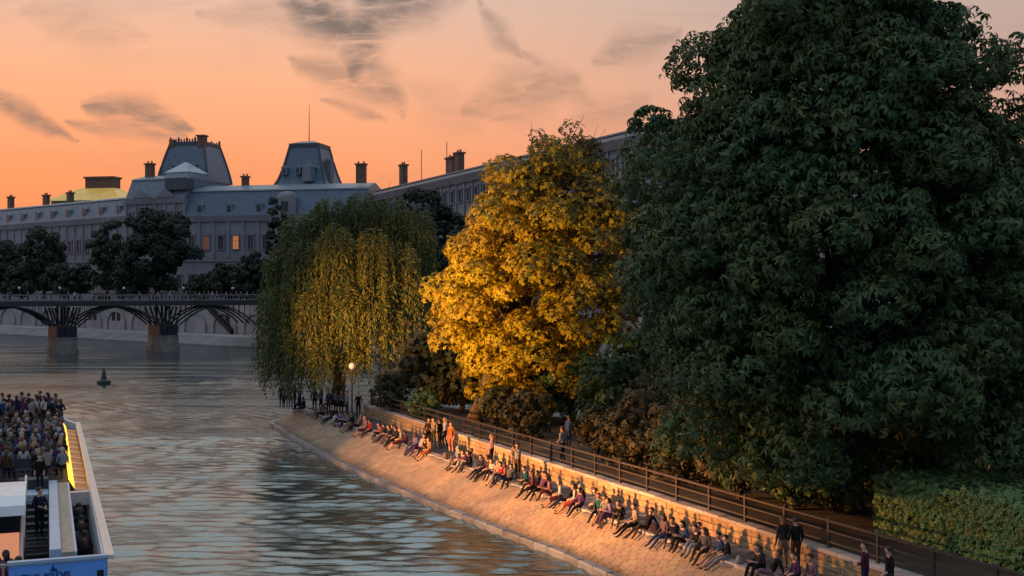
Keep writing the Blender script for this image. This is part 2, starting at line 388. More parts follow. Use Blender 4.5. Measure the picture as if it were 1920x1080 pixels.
# the ledge line bends round the point at its far end
def tipped(fx, y1, tip):
    pts = polyline(fx, Y0, y1)
    e = pts[-1]; tv = (pts[-1] - pts[-4]).normalized(); nv = Vector((tv.y, -tv.x, 0))      # nv points to the park
    for k in range(1, 26):
        a = math.pi * k / 25
        pts.append(e + nv * tip * (1 - math.cos(a)) + tv * tip * math.sin(a))
    return pts
tipw = tipped(Xw, 90, 5.6); tipl = tipped(Xl, 90, 4.0); tipr = tipped(Xr, 84, 2.6)
PW, PL, PR = Path(tipw), Path(tipl), Path(tipr)
# back side of the island
back = [Vector((-6, 88, 0)), Vector((14, 70, 0)), Vector((34, 44, 0)), Vector((44, 18, 0))]
def sheet(name, A, B, za, zb, m, parent=None):
    n = 160; mb = MB()
    va = [A.at(A.L * i / n)[0] + Vector((0, 0, za)) for i in range(n + 1)]; vb = [B.at(B.L * i / n)[0] + Vector((0, 0, zb)) for i in range(n + 1)]
    mb.add(va + vb, [(i, i + 1, n + 2 + i, n + 1 + i) for i in range(n)])
    return mb.build(name, m, parent)
ARC = lambda P: P.L
emb = sheet('embankment', PW, PL, -0.06, 1.34, M['mortar']); tag(emb, 'sloping stone embankment lit orange between the river and the ledge', kind='structure')
apron = sheet('embankment_foot', PW, PW, -1.5, -0.06, M['mortar'], emb)
walk = sheet('walkway', PL, PR, 1.46, 1.46, M['mortar']); tag(walk, 'grey stone walkway between the ledge and the low wall', kind='structure')
# park ground: wall line on one side, back bank on the other
pk = MB(); fr = [PR.at(PR.L * i / 80)[0] for i in range(81)]
bkp = [Vector((-8, 86, 0)), Vector((14, 68, 0)), Vector((34, 42, 0)), Vector((44, 16, 0))]
BP = Path(list(reversed(bkp)))
bk_ = [BP.at(BP.L * i / 80)[0] for i in range(81)]
pk.add([(p.x, p.y, 2.22) for p in fr] + [(p.x, p.y, 2.22) for p in bk_] + [(p.x, p.y, -1.5) for p in bk_],
       [(i, 81 + i, 82 + i, i + 1) for i in range(80)] + [(81 + i, 162 + i, 163 + i, 82 + i) for i in range(80)])
park = pk.build('park_ground', M['earth']); tag(park, 'bare earth of the shaded park behind the railing', kind='structure')

# a stone: a unit block with its upper edges taken off
def stone_mesh(name, m, ch=.10, chz=.22):
    b = MB(); c = .5 - ch
    b.add([(-.5, -.5, -.5), (.5, -.5, -.5), (.5, .5, -.5), (-.5, .5, -.5), (-.5, -.5, .5 - chz), (.5, -.5, .5 - chz), (.5, .5, .5 - chz), (-.5, .5, .5 - chz),
           (-c, -c, .5), (c, -c, .5), (c, c, .5), (-c, c, .5)],
          [(0, 3, 2, 1), (0, 1, 5, 4), (1, 2, 6, 5), (2, 3, 7, 6), (3, 0, 4, 7), (4, 5, 9, 8), (5, 6, 10, 9), (6, 7, 11, 10), (7, 4, 8, 11), (8, 9, 10, 11)])
    return b.mesh(name, m)
def basis(p, ax, ay, az, sx, sy, sz):
    return Matrix(((ax.x * sx, ay.x * sy, az.x * sz, p.x), (ax.y * sx, ay.y * sy, az.y * sz, p.y), (ax.z * sx, ay.z * sy, az.z * sz, p.z), (0, 0, 0, 1)))
UP = Vector((0, 0, 1))
ms_slope = stone_mesh('paving_stone', M['slope'], .06, .18)
ms_cop = stone_mesh('coping_stone', M['coping'], .03, .15)
ms_kerb = stone_mesh('kerb_stone', M['kerb'], .04, .15)
ms_walk = stone_mesh('paving_slab', M['walk'], .012, .2)
ms_wall = stone_mesh('wall_block', M['wall'], .045, .22)
ms_wcop = stone_mesh('wall_coping', M['coping'], .03, .2)
def camdist(p): return (p - Vector((0, 0, H))).length
def seen(p): 
    px = 960 + F * p.x / max(p.y, 1); return p.y > 24 and -40 < px < 1960 and HOR + (H - p.z) * F / p.y < 1110
# sloping courses
stones = []
nc = 10
for c in range(nc):
    d = rng.random() * .4
    while d < PW.L * .93:
        ln = .42 + rng.random() * .26
        f0, f1 = c / nc, (c + 1) / nc; fm = (f0 + f1) / 2
        u = (d + ln / 2) / PW.L
        pa, ta = PW.at(u * PW.L); pb, tb = PL.at(u * PL.L)
        a = pa + UP * .22 + (pb - pa).normalized() * .34; b = pb + UP * 1.36
        p = a.lerp(b, fm); tt = ta.lerp(tb, fm).normalized(); up = (b - a).normalized()
        nn = tt.cross(up).normalized(); nn = -nn if nn.z < 0 else nn
        up2 = nn.cross(tt)
        w = (b - a).length / nc
        if w > .1: stones.append((camdist(p) if seen(p) else 1e3 + camdist(p), basis(p + nn * (.0 + .010 * rng.random()), tt, up2, nn, ln - .009, w - .010, .13)))
        d += ln
stones.sort(key=lambda s: s[0])
for s in stones[:300]: link('paving_stone', ms_slope, emb, mtx=s[1])
def join_stones(name, src, lst, m, parent):
    tv = np.array([v.co[:] for v in src.vertices]); tf = [tuple(p.vertices) for p in src.polygons]; mb = MB()
    for s in lst:
        A = np.array(s)[:3]; mb.add((tv @ A[:, :3].T + A[:, 3]).tolist(), tf)
    o = mb.build(name, m, parent); o['kind'] = 'stuff'; return o
join_stones('far_paving_stones', ms_slope, [s[1] for s in stones[300:]], M['slope_i'], emb)
def course(P, ln0, ln1, off, z, wid, hgt, me, name, parent, end=1.0, gap=.012, start=0.0):
    d = start
    while d < P.L * end:
        ln = ln0 + rng.random() * (ln1 - ln0); p, tt = P.at(d + ln / 2); nn = Vector((tt.y, -tt.x, 0))     # towards the park
        if p.y > 25: link(name, me, parent, mtx=basis(p + nn * off + UP * (z + rng.normal() * .004), tt, nn.cross(tt) * 0 + nn * -1, UP, ln - gap, wid, hgt))
        d += ln
course(PW, 1.0, 1.5, .12, .10, .55, .36, ms_kerb, 'kerb_stone', emb)
course(PL, .9, 1.3, .20, 1.42, .46, .22, ms_cop, 'coping_stone', walk)
# walkway slabs
for c in range(3):
    d = rng.random() * .5
    while d < PR.L * .97:
        ln = .8 + rng.random() * .5; u = (d + ln / 2) / PR.L
        pa, ta = PL.at(u * PL.L); pb, tb = PR.at(u * PR.L)
        v = (pb - pa); w = max(v.length - .55, .2); v.normalize()
        p = pa + v * (.46 + w * (c + .5) / 3); tt = v.cross(UP) * -1
        tt = UP.cross(v)
        if p.y > 25: link('paving_slab', ms_walk, walk, mtx=basis(p + UP * 1.445, tt, v, UP, ln * 1.0 - .03, w / 3 - .02, .09))
        d += ln
# the low wall with its coping
qw = empty('quay_wall', (*PR.at(0)[0][:2], 1.46)); tag(qw, 'long low stone wall glowing orange behind the people, under the railing', 'wall')
bw = qw.location.copy()
core = MB(); pts = [PR.at(PR.L * i / 120) for i in range(121)]
for i in range(120):
    (p, tt), (p2, t2) = pts[i], pts[i + 1]; n1 = Vector((tt.y, -tt.x, 0)); n2 = Vector((t2.y, -t2.x, 0))
    core.add([p + n1 * .06 - bw + UP * 1.46, p2 + n2 * .06 - bw + UP * 1.46, p2 + n2 * .06 - bw + UP * 2.2, p + n1 * .06 - bw + UP * 2.2], [(0, 1, 2, 3)])
    core.add([p + n1 * .06 - bw + UP * 2.2, p2 + n2 * .06 - bw + UP * 2.2, p2 + n2 * .5 - bw + UP * 2.2, p + n1 * .5 - bw + UP * 2.2], [(0, 1, 2, 3)])
core.build('wall_core', M['mortar'], qw)
for r_ in range(3):
    d = rng.random() * .6
    while d < PR.L:
        ln = .65 + rng.random() * .55; p, tt = PR.at(d + ln / 2); nn = Vector((tt.y, -tt.x, 0))
        if p.y > 29: link('wall_block', ms_wall, qw, mtx=basis(p + nn * (.03 + .03 * rng.random()) + UP * (1.48 + .12 + .235 * r_) - bw, tt, UP, -nn, ln - .018, .222, .12))
        d += ln
d = 0
while d < PR.L:
    ln = 1.0 + rng.random() * .5; p, tt = PR.at(d + ln / 2); nn = Vector((tt.y, -tt.x, 0))
    if p.y > 27: link('coping_stone', ms_wcop, qw, mtx=basis(p + nn * .20 + UP * (2.255 + rng.normal() * .004) - bw, tt, -nn, UP, ln - .012, .50, .12))
    d += ln
# railing on the wall
YR1 = 84
rail_pts = [PR.at(PR.L * i / 200)[0] for i in range(186)]
rl = empty('park_railing', (rail_pts[0].x, rail_pts[0].y, 2.31)); tag(rl, 'dark iron railing with posts and rails on top of the low wall', 'railing')
lo = rl.location.copy()
RP = Path([p + Vector((0, 0, 0)) for p in rail_pts])
def railoff(d):
    p, tt = RP.at(d); nn = Vector((tt.y, -tt.x, 0)); return p + nn * .26 - lo, tt
n = 90
for zz, r_ in ((3.18, .050), (2.86, .040), (2.52, .040)):
    mb = MB(); mb.tube([railoff(RP.L * i / n)[0] + UP * (zz) for i in range(n + 1)], r_, 5); mb.build('rail', M['iron'], rl)
d = .5; pm = None
while d < RP.L:
    p, tt = railoff(d)
    if pm is None:
        mb = MB(); mb.box(-.045, .045, -.045, .045, 0, .92); mb.frus((-.055, .055, -.055, .055), (-.02, .02, -.02, .02), .92, .99); pm = mb.mesh('post', M['iron'])
    if p.y + lo.y > 27: link('post', pm, rl, mtx=Matrix.Translation(p + UP * 2.31) @ Matrix.Rotation(math.atan2(tt.y, tt.x), 4, 'Z'))
    d += 2.3

# ------------------------------------------------------------------ foliage and trees
def leaflets(n, droop, wid=.34, start=.0, twist=0):
    v, f = [], []
    for k in range(n):
        a = 2 * math.pi * (k + .2 * (k % 2)) / n
        ca, sa = math.cos(a), math.sin(a); px_, py_ = -sa, ca
        L = 1.0 if k % 2 == 0 else .82
        b = len(v)
        def P(r, s, z): return (ca * r + px_ * s, sa * r + py_ * s, z)
        v += [P(start, 0, 0), P(.55 * L, -wid / 2, -droop * .25), P(L, 0, -droop), P(.55 * L, wid / 2, -droop * .25)]
        f.append((b, b + 1, b + 2, b + 3))
    return np.array(v), np.array(f)
T_CHEST = leaflets(6, .62, .42)
T_SMALL = leaflets(5, .30, .55)
T_FAR = leaflets(4, .25, .85)
def shell(blobs, dens, up=.35, thick=(.62, 1.05), down=-.75):
    P, N = [], []
    for c, r in blobs:
        r = np.array(r); n = int(dens * (r[0] * r[1] + r[1] * r[2] + r[0] * r[2]) / 3 * 12.57)
        d = rng.normal(size=(n * 2, 3)); d /= np.linalg.norm(d, axis=1, keepdims=True); d = d[d[:, 2] > down][:n]
        s = thick[0] + (thick[1] - thick[0]) * np.sqrt(rng.random(len(d)))
        P.append(np.array(c) + d * r * s[:, None])
        nn = d / r; nn /= np.linalg.norm(nn, axis=1, keepdims=True); nn += rng.normal(size=nn.shape) * .38; nn[:, 2] += up
        N.append(nn)
    return np.concatenate(P), np.concatenate(N)
def foliage(name, P, N, tpl, size, m, parent, pick=None):
    sc = size[0] + (size[1] - size[0]) * rng.random(len(P))
    Vv, Qq = scatter(tpl[0], tpl[1], P, frames(N), sc)
    ms = m if isinstance(m, list) else [m]
    mi = None if pick is None else np.repeat(pick, len(tpl[1]))
    return link(name, big_mesh(name, Vv, Qq, ms, mi), parent)
def fib(n):
    i = np.arange(n) + .5; ph = np.arccos(1 - 2 * i / n); th = math.pi * (1 + 5 ** .5) * i
    return np.stack([np.cos(th) * np.sin(ph), np.sin(th) * np.sin(ph), np.cos(ph)], 1)
def wood(name, base_r, hgt, limbs, m, parent, lean=(0, 0), n=9):
    mb = MB(); pth = []
    for i in range(7):
        f = i / 6; pth.append((lean[0] * f + .12 * math.sin(f * 5), lean[1] * f + .1 * math.cos(f * 4), hgt * f))
    mb.tube(pth, [base_r * (1.35 - .6 * (i / 6) - (.35 if i else 0) * 0) * (1.25 if i == 0 else 1) for i in range(7)], n)
    top = Vector(pth[-1])
    for tgt in limbs:
        tgt = Vector(tgt); a = Vector(pth[random.choice([3, 4, 5, 6])]); mid = a.lerp(tgt, .5) + Vector((0, 0, -.08 * (tgt - a).length))
        r0 = base_r * .45
        mb.tube([a, a.lerp(mid, .5) + Vector((0, 0, .1)), mid, mid.lerp(tgt, .5), tgt], [r0, r0 * .8, r0 * .55, r0 * .35, r0 * .12], 6)
        for _ in range(3):
            s_ = a.lerp(tgt, .45 + .45 * random.random()); e = tgt + Vector((random.gauss(0, 1.1), random.gauss(0, 1.1), random.gauss(.3, .8)))
            mb.tube([s_, s_.lerp(e, .5) + Vector((0, 0, .15)), e], [r0 * .3, r0 * .2, r0 * .06], 4)
    return mb.build(name, m, parent, smooth=True)

def ellip_blobs(c, r, n, br, zmin=None, keep=.80, jit=.1, prof=None, rough=.10):
    out = []
    for d in fib(n):
        d = d * (keep + np.clip(rng.normal(), -1.8, 1.5) * rough); p = d * np.array(r)
        if prof is not None:
            k = prof(p[2] / r[2]); p[0] *= k; p[1] *= k
        p = p + np.array(c) + np.clip(rng.normal(size=3), -1.6, 1.6) * jit * .6
        if zmin is not None and p[2] < zmin: continue
        b = br[0] + (br[1] - br[0]) * rng.random(); out.append((p, (b * 1.1, b * 1.1, b * .85)))
    return out
# --- the big chestnut
bt = empty('chestnut_tree', (12.6, 44, 2.22)); tag(bt, 'huge dark green chestnut tree filling the right of the view', 'tree')
blobs = ellip_blobs((-.1, 0, 9.6), (7.0, 6.4, 13.4), 150, (1.0, 1.9), zmin=1.9, keep=.90, jit=.5, rough=.075, prof=lambda z: 1.0 if z < -.1 else (1 - .34 * (z + .1)))
blobs += [((7.0, 0, 14.4), (1.8, 1.6, 1.3)), ((7.6, -1, 12.4), (1.7, 1.5, 1.3)), ((6.4, 0, 16.6), (1.7, 1.5, 1.2)), ((8.4, 1, 16.2), (1.6, 1.4, 1.1)), ((8.8, 0, 13.6), (1.7, 1.5, 1.2)), ((8.6, 0, 10.6), (1.7, 1.5, 1.3)), ((9.2, -2, 18.6), (1.0, .9, .7)), ((7.4, 1, 17.4), (1.4, 1.2, 1.0)), ((9.0, 1, 15.2), (1.5, 1.3, 1.0)), ((-7.4, 0, 14.6), (.9, .8, .6)), ((6.2, 0, 21.0), (1.5, 1.2, 1.0)), ((-6.0, -2.5, 3.0), (1.6, 1.4, 1.3)), ((-3.2, -4.6, 2.6), (1.9, 1.5, 1.4))]
blobs += ellip_blobs((-.5, 0, 10.5), (5.5, 5, 9), 36, (1.8, 2.6), zmin=3.5, keep=.9, jit=.6)
blobs = [(np.array(c_, dtype=float), r_) for c_, r_ in blobs]
P, N = shell(blobs, 9.0, up=.55, down=-.55)
thin = ((P[:, 0] > 3.0) & (P[:, 2] > 16.0) & (rng.random(len(P)) < .62))
P, N = P[~thin], N[~thin]
lump = np.sin(P[:, 0] * 1.3 + 2) * np.sin(P[:, 1] * 1.1) * np.sin(P[:, 2] * 1.2 + .5)
pk_ = ((rng.random(len(P)) < np.clip(.10 + .5 * lump, .02, .6))).astype(int)
a_ = rng.random(len(P)); k1 = a_ < .55; k2 = ~k1
ob = foliage('crown', P[k1], N[k1], T_CHEST, (.18, .38), [M['leaf_dark'], M['leaf_tip']], bt, pk_[k1])
T_C2 = leaflets(5, .85, .36); T_C2 = (T_C2[0] * np.array((1, .92, 1.0)), T_C2[1])
foliage('crown', P[k2] + rng.normal(size=(k2.sum(), 3)) * .12, N[k2], T_C2, (.13, .30), [M['leaf_dark'], M['leaf_tip']], bt, pk_[k2])
wood('trunk', .42, 7.5, [tuple(b[0] * .86 + np.array((0, 0, -.3))) for b in blobs[::6]], M['bark'], bt)
# --- the golden tree
gt = empty('golden_tree', (-2.4, 74, 2.22)); tag(gt, 'golden yellow tree glowing between the willow and the chestnut', 'tree')
gb = ellip_blobs((3.9, 0, 8.7), (6.4, 4.8, 8.9), 130, (.8, 1.5), zmin=1.2, keep=.90, jit=.55, rough=.08)
gb += ellip_blobs((3.2, 0, 8.6), (4.2, 3, 6.2), 40, (1.0, 1.5), zmin=1.6, keep=.8, jit=.5)
for p_, r_ in gb:                       # the crown leans: full on the left below, its peak right of the middle
    if p_[2] > 8.0:
        f_ = (p_[2] - 8.0) / 9.0; p_[0] = 3.9 + (p_[0] - 3.9) * (1 - .30 * f_) + 1.5 * f_
P, N = shell(gb, 11.5, up=.5, down=-.6)
k = ~((P[:, 0] > 3.6) & (rng.random(len(P)) < .22)); P, N = P[k], N[k]
side_ = np.clip((P[:, 0] - 2.2) / 6.0, 0, 1) * .55 + np.clip((4.2 - P[:, 2]) / 3.5, 0, 1) * .35 + np.clip((P[:, 2] - 12.5) / 4.5, 0, 1) * .35 + .06  # share of olive leaves grows to the right, the bottom and the top
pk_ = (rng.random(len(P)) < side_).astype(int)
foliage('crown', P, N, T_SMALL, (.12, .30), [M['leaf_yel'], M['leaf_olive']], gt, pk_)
tw = ellip_blobs((5.6, 0, 16.2), (2.9, 2.0, 2.4), 16, (.6, 1.0), keep=.8, jit=.4)
P, N = shell(tw, 3.4, up=.6)
foliage('crown', P, N, T_SMALL, (.16, .26), M['leaf_shrub'], gt)
wood('trunk', .33, 6.5, [tuple(b[0] * .93) for b in gb[::4]] + [tuple(b[0]) for b in tw], M['bark_warm'], gt, lean=(1.8, 0))
# --- the weeping willow
wl = empty('weeping_willow', (-13.2, 88, 1.9)); tag(wl, 'weeping willow with long hanging green strands at the tip of the island', 'tree')
plumes = []
def ppos(px, py, dy):
    D = 88 + dy; return np.array(((px - 960) / F * D + 13.2, dy, H + (HOR - py) / F * D - 1.9))
for (px_, py_, dy_, rr, ln) in [(560, 425, .5, 1.7, 6.5), (620, 395, 1.5, 1.8, 6), (680, 388, 2, 1.9, 7), (735, 392, 2.2, 1.7, 8), (785, 410, 1.5, 1.5, 9.5), (525, 480, 1, 1.5, 8), (505, 560, .5, 1.1, 7.5),
                           (570, 470, -1.5, 1.5, 6.5), (630, 445, -2.2, 1.7, 7.5), (700, 450, -2.2, 1.6, 8), (755, 470, -1.5, 1.3, 8.5), (530, 545, -2.2, 1.4, 7.5), (590, 560, -3.2, 1.5, 6.5),
                           (650, 555, -3.4, 1.5, 6), (700, 560, -3.2, 1.4, 6), (670, 640, -3.8, 1.1, 3.6), (735, 590, -2.4, 1.1, 5.5), (555, 640, -3.6, 1.2, 4.5), (610, 640, -4, 1.2, 4.2), (600, 420, 3.5, 2, 8), (700, 410, 4.5, 2, 9), (515, 640, -1, 1.0, 4.5), (790, 520, 2.0, 1.2, 7)]:
    plumes.append((ppos(px_, py_ + 8, dy_), rr, ln, 1 if (585 < px_ < 765 and dy_ < 0) else 0))  # front-centre plumes are painted yellower, as if floodlit
SP, SD, SW = [], [], []
for c, rr, ln, floodlit in plumes:
    for _ in range(int(120 * rr * rr / 2)):
        a = rng.random() * 6.283; rr_ = rr * .80; r0 = rr_ * math.sqrt(rng.random())
        top = c + np.array((math.cos(a) * r0, math.sin(a) * r0, (1 - (r0 / rr_) ** 2) * rr * .95 - .3))
        L = min(ln * (.35 + .5 * rng.random() ** .7), top[2] - .9); tt = 0
        sway = rng.normal(size=2) * .05
        while tt < L:
            outw = .22 * (1 - math.exp(-tt * 1.2))
            p = top + np.array((math.cos(a) * outw + sway[0] * tt, math.sin(a) * outw + sway[1] * tt, -tt))
            SW.append(int(rng.random() < (.52 if floodlit else .14))); SP.append(p + rng.normal(size=3) * .05); fl = max(0, 1 - tt / .9)
            SD.append((math.cos(a) * (.35 + fl) + rng.normal() * .35, math.sin(a) * (.35 + fl) + rng.normal() * .35, -.9 + fl * .7))
            tt += .115 + .06 * rng.random()
SP, SD = np.array(SP), np.array(SD)
tv = np.array([(0, -.02, 0), (.45, -.14, 0), (1, 0, 0), (.45, .14, 0)]); tf = np.array([(0, 1, 2, 3)])
x = SD / np.linalg.norm(SD, axis=1, keepdims=True); y = rng.normal(size=x.shape); y -= (x * y).sum(1, keepdims=True) * x; y /= np.linalg.norm(y, axis=1, keepdims=True)
Vv, Qq = scatter(tv, tf, SP, np.stack([x, y, np.cross(x, y)], 2), .22 + .20 * rng.random(len(SP)))
link('crown', big_mesh('willow_strands', Vv, Qq, [M['leaf_will'], M['leaf_will_lit_yel']], SW), wl)
wood('trunk', .42, 5.0, [tuple(p[0] + np.array((0, 0, .2))) for p in plumes], M['bark'], wl, lean=(.3, .2))

def simple_tree(name, loc, label, c, r, nb, br, m, size, dens, trunk_r, group=None, tpl=T_FAR, barkm='bark', zmin=1.2):
    o = empty(name, loc); tag(o, label, 'tree', group)
    b = ellip_blobs(c, r, nb, br, keep=.72, jit=.3, zmin=zmin, rough=.16)
    P_, N_ = shell(b, dens, up=.4, down=-.7)
    foliage('crown', P_, N_, tpl, size, m, o)
    wood('trunk', trunk_r, c[2] * .75, [tuple(q_[0] * .9) for q_ in b[::max(1, len(b) // 8)]], M[barkm], o, n=7)
    return o
# neighbours of the chestnut on the island, deeper in the park
simple_tree('park_tree', (24.5, 53, 2.22), 'green tree at the right edge behind the hedge and the chestnut', (0, 0, 8.5), (5.5, 5, 7.5), 46, (1.2, 1.9), M['leaf_dark'], (.35, .55), 3.2, .35, zmin=3.0)
simple_tree('park_tree', (10.4, 62, 2.22), 'olive tree half hidden between the golden tree and the chestnut', (-.3, 0, 9.3), (3.8, 3.4, 8.0), 56, (.9, 1.5), M['leaf_dark'], (.28, .42), 4.5, .28, zmin=3.0)
simple_tree('park_tree', (-5.4, 82, 2.22), 'low brown leafed tree between the willow and the golden tree', (0, 0, 3.6), (2.4, 2.4, 2.6), 22, (.7, 1.1), M['leaf_shrub'], (.22, .34), 6, .16, barkm='bark_warm', zmin=1.3)
for x_, y_, h_, lb in [(-3.5, 81, 2.6, 'dark bushy tree on the far edge of the island behind the willow'), (2.5, 78, 3.2, 'dark bushy tree on the far edge behind the golden tree trunk'), (8.5, 71, 3.4, 'dark bushy tree on the far edge right behind the golden tree'),
                     (15.5, 64, 3.0, 'dark bushy tree on the far edge left of the chestnut trunk'), (31, 46, 3.4, 'dark bushy tree on the far edge beyond the hedge end')]:
    simple_tree('park_tree', (x_, y_, 2.22), lb, (0, 0, h_), (2.6, 2.2, h_ * .85), 34, (.6, 1.1), M['leaf_shrub' if x_ < 5 else 'leaf_dark'], (.2, .34), 6, .14, zmin=.4)
def shrub(loc, r, label, m='leaf_shrub', dens=7, size=(.16, .28)):
    if 'dark' in label: m = 'leaf_dark'
    o = empty('shrub', loc); tag(o, label, 'shrub', 'shrubs behind the park railing')
    b = ellip_blobs((0, 0, r[2] * .95), r, 14, (r[0] * .36, r[0] * .52), keep=.62, jit=.12)
    P_, N_ = shell(b, dens, up=.4, thick=(.4, 1.05)); k = P_[:, 2] > .05
    foliage('foliage', P_[k], N_[k], T_SMALL, size, M[m], o)
    mb = MB()
    for q_ in b[::2]: mb.tube([(0, 0, -.1), tuple(q_[0] * .5), tuple(q_[0])], [.05, .03, .012], 5)
    mb.build('stem', M['bark'], o)
for px_, py_, r, lb in [(735, 770, (1.5, 1.4, 1.5), 'small brown shrub at the wall end beside the white lamp post'), (795, 785, (1.1, 1.1, 1.0), 'low dark shrub below the left edge of the golden tree'),
                    (940, 802, (1.5, 1.3, 1.5), 'olive shrub behind the railing under the golden tree'), (985, 822, (1.4, 1.3, 1.5), 'warm lit shrub behind the railing under the golden tree trunk'),
                    (1190, 880, (1.9, 1.6, 1.9), 'yellowish shrub behind the railing at the left foot of the chestnut'), (1285, 905, (2.0, 1.6, 1.9), 'broad olive shrub behind the railing in front of the chestnut'),
                    (1385, 935, (1.7, 1.5, 2.0), 'brownish shrub behind the railing left of the chestnut trunk'), (1480, 955, (1.6, 1.5, 1.9), 'dark shrub in the shade right beside the chestnut trunk'),
                    (1560, 960, (1.7, 1.5, 1.8), 'low dark shrub in front of the chestnut trunk, left of the hedge'), (1330, 880, (2.6, 2.0, 2.6), 'tall dark shrub deep in the shade under the left of the chestnut'),
                    (1440, 900, (2.4, 2.0, 2.4), 'wide dark shrub deep in the shade left of the chestnut trunk'), (1240, 862, (2.2, 1.8, 2.4), 'tall olive shrub under the left edge of the chestnut crown'), (1610, 905, (2.2, 2.0, 1.9), 'dark shrub behind the chestnut trunk, beyond the hedge end'),
                    (1005, 772, (2.2, 1.6, 2.3), 'dark green shrub deep behind the golden tree, near the far edge'), (1075, 792, (2.4, 1.8, 2.5), 'dark green shrub right behind the golden tree, near the far edge'), (1140, 812, (2.2, 1.8, 2.6), 'tall dark green shrub between the golden tree and the chestnut, far back'),
                    (1800, 905, (2.2, 1.8, 1.7), 'dark shrub right behind the middle of the clipped hedge'), (1735, 898, (1.9, 1.7, 1.5), 'dark shrub behind the left end of the clipped hedge'), (1690, 890, (2.0, 1.8, 2.2), 'tall dark shrub right of the chestnut trunk'),
                    (1120, 850, (1.3, 1.2, 1.3), 'small reddish brown shrub between the golden tree and the chestnut')]:
    X, Y = onplane(px_, py_, 2.22); shrub((X, Y, 2.2), r, lb)
shrub((30, 50, 2.2), (2.6, 2.2, 2.4), 'big dark shrub at the right edge behind the clipped hedge', 'leaf_dark', 4, (.25, .4))
shrub((21.5, 51, 2.2), (2.2, 2.0, 1.6), 'dark low shrub in the park behind the clipped hedge', 'leaf_dark', 5, (.22, .36))
# --- clipped hedge
hp0 = Vector((*onplane(1640, 1000, 2.3), 0)); 
hdir = (PR.at(PR.L * .15)[1] * -1); hdir = Vector((.46, -.89, 0)).normalized()
hg = empty('clipped_hedge', (hp0.x, hp0.y, 2.22), math.atan2(hdir.y, hdir.x)); tag(hg, 'long clipped green hedge behind the railing at the lower right', 'hedge')
HL, HWd, HH = 18.0, 4.6, 2.0
mb = MB(); mb.box(.12, HL, .15, HWd, -.05, HH - .14); mb.build('hedge_core', M['hedge_core'], hg)
n1 = 9500
a = rng.random((n1, 3)); P = np.stack([a[:, 0] * HL, -.05 + rng.normal(size=n1) * .06 + .12, a[:, 2] * HH], 1); N = np.tile((0, -1, .5), (n1, 1)) + rng.normal(size=(n1, 3)) * .45
n2 = 12000; a = rng.random((n2, 3)); P2 = np.stack([a[:, 0] * HL, a[:, 1] * HWd, HH - .12 + rng.normal(size=n2) * .05], 1); N2 = np.tile((0, -.1, 1), (n2, 1)) + rng.normal(size=(n2, 3)) * .4
n3 = 2600; a = rng.random((n3, 3)); P3 = np.stack([.02 + rng.normal(size=n3) * .06, a[:, 1] * HWd, a[:, 2] * HH], 1); N3 = np.tile((-1, 0, .4), (n3, 1)) + rng.normal(size=(n3, 3)) * .45
P = np.concatenate([P, P2, P3]); N = np.concatenate([N, N2, N3])
P[:, 2] += .05 * np.sin(P[:, 0] * 1.7) + .04 * np.sin(P[:, 0] * 4.1 + 1); tw_ = rng.random(len(P)) < .02; P[tw_, 2] += rng.random(tw_.sum()) * .22; P[tw_, 1] -= rng.random(tw_.sum()) * .12; hz_ = np.random.default_rng(5).random((40, 24, 24)); kp_ = hz_[np.clip((P[:, 0] * 2).astype(int), 0, 39), np.clip((P[:, 1] * 4 + 1).astype(int), 0, 23), np.clip((P[:, 2] * 4 + 1).astype(int), 0, 23)] + rng.random(len(P)) * .6 > .22; P, N = P[kp_], N[kp_]
hy = np.array([[math.cos(0), 0, 0]])
foliage('foliage', P, N, T_SMALL, (.07, .135), M['leaf_hedge'], hg)

# ------------------------------------------------------------------ the far bank
bank = [Vector((-420, 538, 0)), Vector((-121, 280, 0)), Vector((-47, 214, 0)), Vector((5, 160, 0)), Vector((60, 99, 0)), Vector((130, 10, 0)), Vector((170, -60, 0))]
BK = Path(bank)
def bank_off(off):
    out = []
    for i, p in enumerate(bank):
        tt = (bank[min(i + 1, len(bank) - 1)] - bank[max(i - 1, 0)]).normalized(); out.append(p + Vector((-tt.y, tt.x, 0)) * off)
    return out
def strip(name, prof, m, label):
    mb = MB(); n = len(bank)
    for (o0, z0), (o1, z1) in zip(prof, prof[1:]):
        A, B_ = bank_off(o0), bank_off(o1)
        mb.add([p + UP * z0 for p in A] + [p + UP * z1 for p in B_], [(i, i + 1, n + i + 1, n + i) for i in range(n - 1)])
    return tag(mb.build(name, m), label, kind='structure')
strip('far_bank_slope', [(0, -1), (0, .2), (3.2, 1.6)], M['quay_dk'], 'dark sloping foot of the far river bank')
lq = strip('far_lower_quay', [(3.2, 1.6), (3.25, 1.75), (10, 1.75)], M['quay'], 'pale lower quay along the far bank')
strip('far_road', [(10.6, 8.0), (16, 8.0)], M['road'], 'upper quay road on the far bank')
gd = MB(); A = bank_off(16); B_ = [p + Vector((.763, .646, 0)) * 3500 for p in A]; n = len(bank)
gd.add([p + UP * 7.98 for p in A] + [p + UP * 7.98 for p in B_], [(i, i + 1, n + i + 1, n + i) for i in range(n - 1)]); tag(gd.build('far_ground', M['quay_dk']), 'city ground beyond the far quay', kind='structure')
